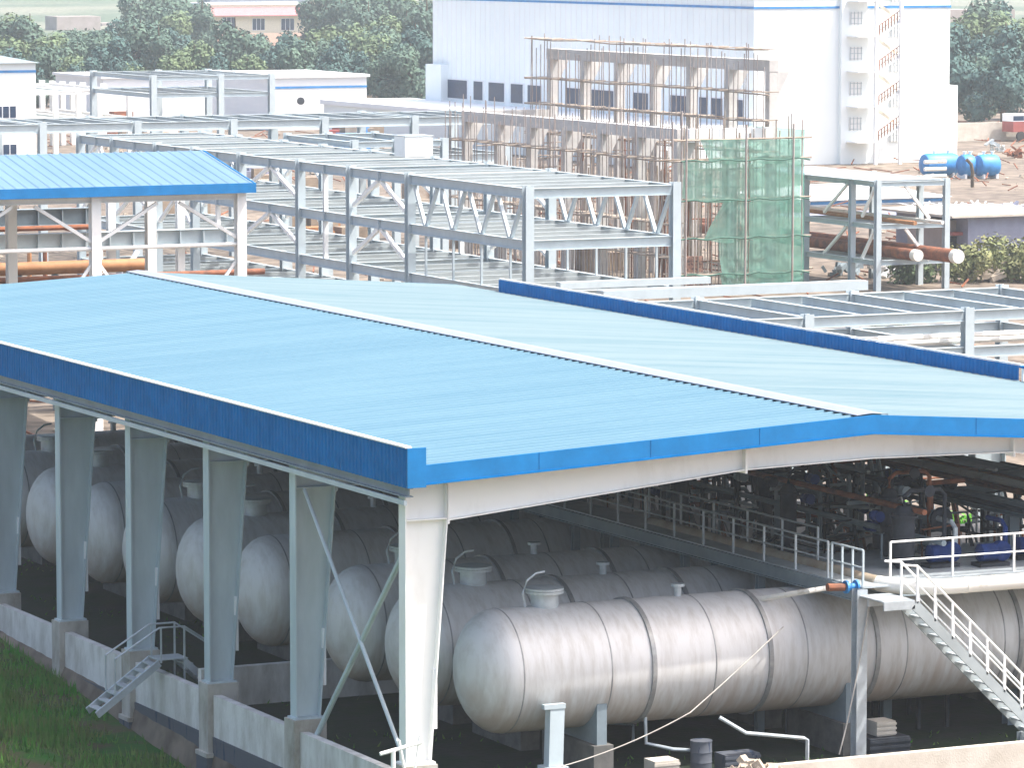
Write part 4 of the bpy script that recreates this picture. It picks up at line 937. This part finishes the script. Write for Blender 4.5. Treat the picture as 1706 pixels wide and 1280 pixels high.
# ------------------------------------------------------------ other buildings
def house(name, label, u0, u1, vt, vb, D=None, depth=10, m='white', cat='building', zb_=-.6, wins=(), band=None, roof=None, roofm='whitec', roofh=.6):
    p = at(u0, vb, Z=zb_) if D is None else at(u0, vb, D=D)
    y = p.y; q = at(u1, vb, Y=y); zt = at(u0, vt, Y=y).z; t = thing(name, label, cat, (p.x, y, zb_))
    B(p.x, q.x, y, y + depth, zb_, zt).build('wall', m, t)
    for (ua, ub, va, vb2) in wins:
        a, b_ = at(ua, va, Y=y), at(ub, vb2, Y=y); f_ = B(a.x, b_.x, y - .07, y - .004, b_.z, a.z).build('window', 'whitec', t)
        w_ = (b_.x - a.x); mb = MB(); k = max(1, round(w_ / .8))
        for i in range(k): mb.box(a.x + w_ * i / k + .07, a.x + w_ * (i + 1) / k - .05, y - .1, y - .072, b_.z + .08, a.z - .08)
        mb.build('pane', 'glass', f_)
    if band: a = at(u0, band, Y=y).z; B(p.x - .03, q.x + .03, y - .05, y - .004, a - .12, a + .12).build('painted_band', 'bluetank', t)
    if roof == 'flat': B(p.x - .3, q.x + .3, y - .3, y + depth + .3, zt + .003, zt + .3).build('roof', roofm, t)
    if roof == 'hip':
        a, b_, c, d = p.x - .4, q.x + .4, y - .4, y + depth + .4; mb = MB(); h = roofh; e = min(depth, b_ - a) * .35
        mb.add([(a, c, zt + .01), (b_, c, zt + .01), (b_, d, zt + .01), (a, d, zt + .01), (a + e, (c + d) / 2, zt + h), (b_ - e, (c + d) / 2, zt + h)], [(0, 1, 5, 4), (1, 2, 5), (2, 3, 4, 5), (3, 0, 4), (3, 2, 1, 0)])
        mb.build('roof', roofm, t)
    return t, p.x, q.x, y, zt
house('white_house', 'white two storey house cut by the left edge, blue line under its roof', -60, 61, 106, 268, depth=14, wins=[(-20, 27, 176, 197), (-20, 28, 240, 258)], band=120, roof='hip', roofm='steelg', roofh=.8)
house('long_building', 'long white low building with a pale green stripe and a round dark hole', 454, 611, 130, 215, D=480, depth=18, m='whitec', roof='flat', roofm='whitec', band=146)
t, a_, b_, y_, z_ = house('long_building', 'long white building partly behind the box shaped far frame', 172, 450, 131, 215, D=495, depth=16, m='whitec', roof='flat', band=148)
p = at(500, 168, D=480); o = MB().lathe(p + Vector((0, -.3, 0)), (0, 1, 0), [(0, .42), (.25, .42)], 16).build('wall_vent', 'dark', loc=p); tag(o, 'round dark hole in the long white building wall', 'vent')
# farmhouse on the rise
t, fx0, fx1, fy, fz_ = house('farmhouse', 'cream farmhouse with red tiled awning half hidden behind the trees', 345, 515, 8, 92, D=830, depth=9, m='cream', wins=[(370, 392, 28, 48), (420, 441, 30, 50), (468, 490, 30, 50)], zb_=-.6)
aw = at(345, 12, Y=fy); bw_ = at(510, 24, Y=fy)
MB().add([(fx0 - .5, fy - 1.6, bw_.z), (fx1 + .2, fy - 1.6, bw_.z), (fx1 + .2, fy - .01, aw.z), (fx0 - .5, fy - .01, aw.z), (fx0 - .5, fy - 1.6, bw_.z - .15), (fx1 + .2, fy - 1.6, bw_.z - .15), (fx1 + .2, fy - .01, bw_.z - .15), (fx0 - .5, fy - .01, bw_.z - .15)],
         [(0, 1, 2, 3), (4, 7, 6, 5), (0, 4, 5, 1), (1, 5, 6, 2), (0, 3, 7, 4)]).build('awning', 'redroof', t)
B(fx0 - .2, fx1 + .4, fy - .2, fy + 9.2, fz_ + .003, fz_ + .4).build('parapet', 'whitec', t)
B(fx1 - .6, fx1 + .6, fy - 1.7, fy - 1.0, -.6, fz_ + .8).build('gate_pillar', 'cream', t)
zz = at(400, 55, Y=fy - 1.5).z; B(fx0 - 1, fx1 + .1, fy - 2.2, fy - 1.9, -.6, zz).build('yard_wall', mat('salmon_wall', (.55, .36, .28), .9), t)
for (u0, u1, vt, vb, D, l, m) in ((95, 168, 27, 50, 1000, 'long hazy brown shed on the far slope left of the farmhouse', 'brick'), (170, 250, 38, 44, 1050, 'thin hazy wall in the far fields beside the brown shed', 'brick'),
                               (635, 722, 36, 52, 900, 'low hazy brown wall right of the farmhouse beside the white building', 'brick'), (645, 720, 18, 36, 960, 'cream far wall above the low brown one', 'cream'),
                               (1580, 1690, 16, 52, 760, 'long hazy grey block building beyond the trees at the right', 'brick'), (350, 520, -6, 8, 1000, 'hazy grey house roof just above the farmhouse', 'slate')):
    house('far_building', l, u0, u1, vt, vb + 25, D=D, depth=8, m=m)
# site wall at the right and low sheds
p = at(1590, 236, Z=-.6); zt = at(1590, 205, Y=p.y).z
o = B(p.x, p.x + 40, p.y, p.y + .4, -.6, zt).build('site_wall', 'conclit', loc=(p.x, p.y, -.6)); tag(o, 'long low pale wall under the trees right of the white building', 'wall')
t, a_, b_, y_, z_ = house('low_shed', 'low blue grey block shed with a rubbish strewn roof behind the olive bushes', 1612, 1760, 362, 452, depth=9, m='slate', zb_=-.6)
B(a_ - 1.5, b_ + .4, y_ - .5, y_ + 9.4, z_ + .003, z_ + .16).build('roof', 'conclit', t)
mb = MB()
for k in range(60): x, y, s = U(a_, b_), U(y_, y_ + 9), U(.15, .8); mb.bar((x, y, z_ + .22 + R() * .15), (x + s * U(-2, 2), y + s, z_ + .3 + R() * .2), .1, .05)
tag(mb.build('roof_clutter', 'whitec', t), kind='stuff')
t, a_, b_, y_, z_ = house('low_shed', 'dark open fronted lean-to beside the blue grey shed', 1578, 1612, 368, 450, depth=5, m='brick', zb_=-.6)
B(a_ + .2, b_ - .2, y_ - .06, y_ - .004, .2, z_ - 1.0).build('opening', 'dark', t); B(a_ - .1, b_ + .1, y_ - .8, y_, z_ - .9, z_ - .7).build('lintel', 'red', t)
t, a_, b_, y_, z_ = house('low_shed', 'long low blue grey shed seen between the posts of the right rack', 1345, 1575, 372, 432, D=330, depth=7, m='slate', zb_=-.6, wins=[(1352, 1366, 378, 398), (1392, 1402, 378, 396)])
t, a_, b_, y_, z_ = house('long_building', 'long white roofed hut with a blue edge behind the right rack', 1350, 1575, 334, 400, D=345, depth=12, m='whitec', zb_=-.6, band=339, roof='hip', roofh=.9)
# blue tanks by the white building
for (u0, u1, v, l) in ((1536, 1594, 277, 'blue horizontal tank nearest the white building corner, left of the three'), (1598, 1622, 279, 'middle blue tank, partly hidden by pipework'), (1626, 1662, 279, 'blue tank with rounded end, right of the three')):
    p = at((u0 + u1) / 2, v + 18, Z=-.6); r = 1.0; hw_ = (at(u1, v, Y=p.y).x - at(u0, v, Y=p.y).x) / 2
    t = thing('blue_tank', l, 'tank', (p.x, p.y, -.6)); c = Vector((p.x - hw_, p.y, .55))
    MB().lathe(c, (1, 0, 0), [(0, .1), (.05, r * .6), (.2, r * .9), (.45, r), (2 * hw_ - .45, r), (2 * hw_ - .2, r * .9), (2 * hw_ - .05, r * .6), (2 * hw_, .1)], 24).build('shell', 'bluetank', t, smooth=True)
    for f_ in (.2, .8): B(c.x + 2 * hw_ * f_ - .1, c.x + 2 * hw_ * f_ + .1, p.y - .7, p.y + .7, -.6, -.2).build('saddle', 'steelw', t)
    for s_ in (.35, .75): MB().lathe((c.x + 2 * hw_ * s_, p.y, 1.45), (0, 0, 1), [(0, .12), (.3, .12), (.3, .2), (.36, .2)], 10).build('nozzle', 'steelw', t)
pg = thing('pipe_stack', 'bundle of short white tubes lying before the left blue tank', 'pipes', at(1545, 285, Z=1))
for k in range(3): p = at(1540, 270 + k * 12, D=345); MB().tube(p, p + Vector((2.0, 0, 0)), .16, 10).build('tube', 'pipew', pg, smooth=True)
p = at(1620, 312, Z=-.6); o = MB().path([p, p + Vector((0, 0, 1.3)), p + Vector((-.15, 0, 2.0)), p + Vector((-.6, 0, 2.4))], .16, 8).build('bent_pipe', 'bark', loc=p, smooth=True); tag(o, 'dark bent standing pipe in front of the blue tanks', 'pipe')
# parked truck cut by the right edge
p = at(1688, 236, Z=-.6); t = thing('truck', 'truck with white roof and red body cut by the right edge before the site wall', 'truck', p)
s = MB(); B(p.x, p.x + 5.5, p.y, p.y + 2.2, .4, 1.5).build('body', 'red', t); B(p.x, p.x + 1.7, p.y, p.y + 2.2, 1.503, 2.3).build('cab', 'whitec', t); B(p.x - .02, p.x + 1.3, p.y - .02, p.y - .004, 1.6, 2.1).build('side_window', 'glass', t)
for k in (1.0, 4.4): MB().lathe((p.x + k, p.y - .05, -.05), (0, 1, 0), [(0, .3), (.02, .52), (.3, .52)], 16).build('wheel', 'tyre', t)
# material left in the sand at the right
rr = random.Random(3)
DB = [(1640, 225, 'pale board lying on the sand under the site wall'), (1660, 245, 'grey twisted scrap pile on the sand near the right edge'), (1690, 255, 'rusty scrap pile at the right edge below the truck'), (1400, 452, 'grey crate standing inside the foot of the right rack'), (1475, 455, 'white sack heap under the right rack'), (1508, 450, 'faded purple tarpaulin heap at the right rack'), (1640, 462, 'grey gravel mound before the olive bushes'), (1690, 350, 'blue grey sheet stack on the shed ground')]
for i, (u, v, l) in enumerate(DB):
    p = at(u, v + 8, Z=-.6); mb = MB()
    mm = ['whitec', 'galv', 'rust', 'steelg', 'whitec', 'purple', 'rubble', 'slate'][i]
    for k in range(14): a = Vector((p.x + rr.uniform(-1, 1), p.y + rr.uniform(-.6, .6), -.55 + rr.uniform(0, .7))); mb.bar(a, a + Vector((rr.uniform(-.9, .9), rr.uniform(-.4, .4), rr.uniform(-.1, .6))), rr.uniform(.1, .5), rr.uniform(.08, .4))
    tag(mb.build('scrap_pile' if i != 6 else 'gravel_mound', mm, loc=p), l, 'pile')
mb = MB()
for k in range(2600):
    y = U(56, 420); x = U(14, 190) * (.4 + y / 420); s = U(.06, .34) * (.6 + y / 300)
    if noise.noise(Vector((x * .06, y * .05, 3))) < U(-.15, .35): continue
    a = Vector((x, y, -.6)); mb.bar(a + Vector((0, 0, s * .2)), a + Vector((s * U(-1.5, 1.5), s * U(-1, 1), s * U(0, .8))), s * U(.3, 1), s * U(.2, .8))
tag(mb.build('site_rubble', 'rubble'), 'building rubble and offcuts strewn over the sandy site', 'rubble', kind='stuff')
mb = MB()
for k in range(2200):
    y = U(56, 420); x = U(14, 190) * (.4 + y / 420); s = U(.6, 2.6); a = Vector((x, y, -.5)); an = U(0, 3.1)
    mb.bar(a, a + Vector((s * math.cos(an), s * math.sin(an), U(0, .5))), .1, .08)
tag(mb.build('site_timber', 'rust'), 'rusty bars and timber strewn over the sandy site', 'scrap', kind='stuff')
rr = random.Random(31)
SPOT = [(615, 236, 'blue and white machine standing beyond the big frame, left of the grey box', 'bluetank'), (585, 232, 'red machine just left of the blue and white one beyond the big frame', 'red'), (470, 330, 'brown timber stack seen through the big frame, third bay', 'wood'), (560, 420, 'orange brown plank stack low in the big frame', 'orange'), (520, 372, 'tan crate on the ground inside the big frame', 'orange'), (300, 345, 'tan earth heap seen between the canopy post and the big frame', 'tan'), (440, 300, 'dark container beyond the canopy corner', 'slate'), (720, 330, 'brown board stack seen through the wide front bay', 'wood'), (800, 400, 'rusty bar bundle low behind the wide front bay', 'rust'), (980, 440, 'heap of rusty couplers behind the lower beam of the big frame', 'rust'), (250, 232, 'small white site hut behind the far end of the big frame', 'whitec'), (170, 225, 'red roofed brown site hut left of the far end of the big frame', 'rust')]
for u, v, l, m in SPOT:
    p = at(u, v + 12, Z=-.6); t = thing('site_stack', l, 'stack', p); sc_ = (p - CAM).length / 260
    for k in range(7):
        x, y = p.x + rr.uniform(-1.5, 1.5) * sc_, p.y + rr.uniform(-1, 1) * sc_; s = rr.uniform(.3, 1.1) * sc_; h = rr.uniform(.4, 2.0) * sc_
        B(x - s, x + s, y - s * .7, y + s * .7, -.6, -.6 + h).build('bundle', m if k % 3 else 'tan', t)
# sunlit things seen through the bays below the roof at the left
TB = [(52, 700, 'orange', 'orange upright pipe glimpsed in the leftmost bay under the roof'), (78, 700, 'rust', 'red brown upright pipe glimpsed in the leftmost bay')]
for u, v, m, l in TB:
    p = at(u, v, X=29.5); o = MB().tube((p.x, p.y, -.6), (p.x, p.y, 5.4), .12, 8).build('upright_pipe', m, loc=(p.x, p.y, -.6), smooth=True); tag(o, l, 'pipe')
p = at(165, 700, X=30); t = thing('steel_post', 'white slanting braced post seen sunlit through the second bay', 'post', (p.x, p.y, -.6))
MB().bar((p.x, p.y, -.6), (p.x, p.y, 6), .5, .4, (1, 0, 0)).build('shaft', 'steelw', t)
MB().bar((p.x + .2, p.y, 2.4), (p.x + 2.1, p.y, 5.4), .2, .2).build('brace', 'steelw', t)
p = at(66, 676, X=29.0); t = thing('vessel_stand', 'white beam over blue machinery seen sunlit through the leftmost bay', 'machine', (p.x, p.y, -.6))
B(p.x - 1.2, p.x + 1.6, p.y - .2, p.y + .2, p.z - .2, p.z + .3).build('beam', 'steelw', t)
MB().lathe((p.x - .3, p.y, -.6), (0, 0, 1), [(0, .5), (p.z - .2, .5), (p.z + .3, .3)], 16).build('vessel', 'bluetank', t, smooth=True)
MB().lathe((p.x + .9, p.y, -.6), (0, 0, 1), [(0, .35), (p.z - .4, .35), (p.z, .2)], 16).build('vessel', 'steelw', t, smooth=True)
# ------------------------------------------------------------ trees and shrubs
def crown_mesh(seed, rx, rz, nl, ls, m, z0=0.):
    r = random.Random(seed); mb = MB(); blobs = []
    for i in range(r.randint(9, 13)):
        a = r.uniform(0, 6.28); d = r.uniform(0, .62) * rx; blobs.append((Vector((math.cos(a) * d, math.sin(a) * d, z0 + r.uniform(.28, .92) * rz * 2)), r.uniform(.25, .46) * rx))
    for i in range(nl):
        c, br = r.choice(blobs); d = Vector((r.gauss(0, 1), r.gauss(0, 1), r.gauss(0, 1))).normalized(); p = c + d * br * r.uniform(.55, 1.08)
        n_ = (d + Vector((r.uniform(-.8, .8), r.uniform(-.8, .8), r.uniform(-.3, .9)))).normalized(); a = n_.orthogonal().normalized(); b_ = n_.cross(a); s = ls * r.uniform(.6, 1.4); an = r.uniform(0, 6.28)
        a2 = a * math.cos(an) + b_ * math.sin(an); b2 = n_.cross(a2)
        mb.add([p - a2 * s - b2 * s * .5, p + a2 * s - b2 * s * .4, p + a2 * s * .7 + b2 * s * .5, p - a2 * s * .6 + b2 * s * .6], [(0, 1, 2, 3)])
    return mb, blobs
def make_tree(seed, h, rx, m, label, nl=4200, ls=.21):
    t = thing('tree', label, 'tree', (0, 0, -.6)); rz = h * .42
    mb, blobs = crown_mesh(seed, rx * 1.25, rz, nl, ls, m, h * -.06); 
    for i in range(len(mb.v)): mb.v[i] = mb.v[i] + Vector((0, 0, -.6))
    mb.build('crown', m, t)
    tb = MB().path([(0, 0, -.6), (.1, 0, h * .25), (.0, .1, h * .5), (.1, 0, h * .8)], [.3, .22, .15, .05], 7)
    for c, br in blobs[:7]: tb.path([(0, 0, h * .22), (c.x * .5, c.y * .5, c.z * .7), (c.x, c.y, c.z - .6)], [.12, .08, .03], 5)
    tb.build('trunk', 'bark', t); return t
KIN = [('leafa', 8.5, 3.6, 'rounded grey green'), ('leafb', 8.0, 3.3, 'pale yellow green'), ('leafc', 9.5, 3.7, 'dark blue green'), ('leafa', 10.5, 3.4, 'tall open crowned green'), ('leafb', 6.5, 3.4, 'low bushy yellow green')]
protos = [make_tree(20 + i, h, rx, m, 'x') for i, (m, h, rx, l) in enumerate(KIN)]
used = set(); rr = random.Random(42); cnt = 0
def place_tree(k, x, y, label, sc=1.0, rot=None):
    o = protos[k]
    if k in used: o = copy_tree(o)
    used.add(k); o.location = (x, y, -.62 if y < 900 else gh(x, y)); o.rotation_euler = (0, 0, rr.uniform(0, 6.28) if rot is None else rot); o.scale = (sc, sc, sc * rr.uniform(.9, 1.1)); o['label'] = label; return o
RN = ['front', 'second', 'third', 'back']
NW = ['first', 'second', 'third', 'fourth', 'fifth', 'sixth', 'seventh', 'eighth', 'ninth', 'tenth', 'eleventh', 'twelfth', 'thirteenth', 'fourteenth', 'fifteenth', 'sixteenth', 'seventeenth', 'eighteenth', 'nineteenth', 'twentieth', 'twenty-first', 'twenty-second', 'twenty-third']
for row, (D, step, sc) in enumerate(((545, 46, 1.0), (585, 44, 1.15), (640, 44, 1.22), (700, 46, 1.28))):
    n_ = 0; u = -20 + row * 17
    while u < 725:
        k = rr.choice([0, 0, 1, 2, 2, 3, 4]) if row else rr.choice([0, 1, 2, 4, 0, 2])
        s_ = sc * rr.uniform(.8, 1.12)
        if 330 < u < 530 and row > 1: s_ *= .62
        if 60 < u < 260 and row > 2: s_ *= .7
        p = at(u, 200, D=D + rr.uniform(-10, 10)); x, y = p.x, p.y
        # foot on the ground
        o = place_tree(k, x, y, '%s tree, %s from left in the tree belt, %s row' % (KIN[k][3], NW[min(n_, 22)], RN[row]), s_); o['group'] = 'trees of the belt left of the white building'
        n_ += 1; u += step * rr.uniform(.8, 1.2)
    n_ = 0; u = 1575 + row * 14
    while u < 1740:
        k = rr.choice([0, 1, 2, 2, 3]); p = at(u, 200, D=D - 45 + rr.uniform(-10, 10))
        o = place_tree(k, p.x, p.y, '%s tree, %s in the %s row right of the white building' % (KIN[k][3], NW[n_], RN[row]), sc * rr.uniform(.95, 1.2)); o['group'] = 'trees right of the white building'
        n_ += 1; u += step * rr.uniform(.8, 1.1)
n_ = 0; rr2 = random.Random(77)
for u in list(range(235, 345, 26)) + list(range(520, 725, 25)):
    if n_ > 22: break
    p = at(u, 200, D=rr2.uniform(735, 765)); o = place_tree(rr2.choice([0, 1, 3, 3]), p.x, p.y, 'tall hazy tree, %s from left in the far row beside the farmhouse' % NW[n_], rr2.uniform(1.25, 1.6)); o['group'] = 'far tall trees beside the farmhouse'; n_ += 1
for i, (u, v, D, sc) in enumerate(((270, 15, 820, 1.25), (330, 20, 800, 1.0), (560, 40, 760, 1.45), (600, 45, 750, 1.2), (690, 60, 780, .9), (40, 40, 800, .9), (10, 40, 760, .9), (130, 60, 780, .8))):
    p = at(u, 200, D=D); o = place_tree([3, 0, 3, 2, 0, 1, 2, 4][i], p.x, p.y, ['tall airy tree just left of the farmhouse', 'rounded tree touching the farmhouse wall', 'tallest airy tree just right of the farmhouse', 'dark tree right beside the tallest one', 'lone tree below the far cream wall', 'pale tree at the upper left corner', 'dark tree at the very left edge of the slope', 'small bushy tree below the far brown shed'][i], sc)
def make_shrub(seed, rx, h, m, label, nl=1500, ls=.13, loc=(0, 0, -.6)):
    t = thing('shrub', label, 'shrub', loc); mb, bl = crown_mesh(seed, rx, h / 2, nl, ls, m, -.1); mb.v = [v + Vector(loc) for v in mb.v]; mb.build('foliage', m, t)
    sb = MB()
    for c, br in bl[:6]: sb.path([Vector(loc), Vector(loc) + c * .6, Vector(loc) + c], [.05, .04, .02], 5)
    sb.build('stems', 'bark', t); return t
for i, (u, v, rx, h, m, l) in enumerate(((1610, 470, 2.6, 1.9, 'dry', 'olive bush left in the clump before the blue grey shed'), (1655, 466, 3.0, 2.4, 'dry', 'yellow green bush in the middle of the clump'), (1705, 468, 3.0, 2.2, 'dry', 'dry olive bush cut by the right edge'), (1690, 440, 2.8, 2.2, 'dry', 'thick olive bush behind the dry one at the right edge'), (1625, 435, 2.6, 2.0, 'leafa', 'dark green bush behind the left olive bush'), (1515, 470, 2.0, 1.5, 'leafb', 'green bush inside the foot of the right rack'), (1485, 575, 1.6, 1.4, 'dry', 'dry bush seen under the white beams beyond the parapet'))):
    p = at(u, v, Z=-.6); make_shrub(70 + i, rx, h, m, l, loc=(p.x, p.y, -.6))
for i, (u, v) in enumerate(((1400, 862), (1440, 868), (1480, 878), (1585, 892), (1630, 900), (1660, 905))):
    p = at(u, v + 25, X=29.5); p.z = -.6; make_shrub(90 + i, 1.0, 3.2 + (p.y < 10) * .6, 'bright', 'bright sunlit green weed clump glimpsed under the rusty pipes, %s from the left' % NW[i], nl=420, ls=.10, loc=(p.x, p.y, -.6))

# ------------------------------------------------------------ air
hz = MB().box(-700, 2400, -220, 2050, -12, 60).build('haze', M['dark'], loc=(0, 0, 0)); hz['kind'] = 'stuff'; hz['label'] = 'pale summer haze over the site and fields'; hz['category'] = 'haze'
hm = bpy.data.materials.new('haze_air'); hm.use_nodes = True; n = hm.node_tree; n.nodes.remove(n.nodes['Principled BSDF'])
pv = n.nodes.new('ShaderNodeVolumePrincipled'); pv.inputs['Color'].default_value = (.84, .93, 1, 1); pv.inputs['Density'].default_value = .00021; pv.inputs['Anisotropy'].default_value = .2
n.links.new(pv.outputs[0], n.nodes['Material Output'].inputs['Volume']); hz.data.materials.clear(); hz.data.materials.append(hm)
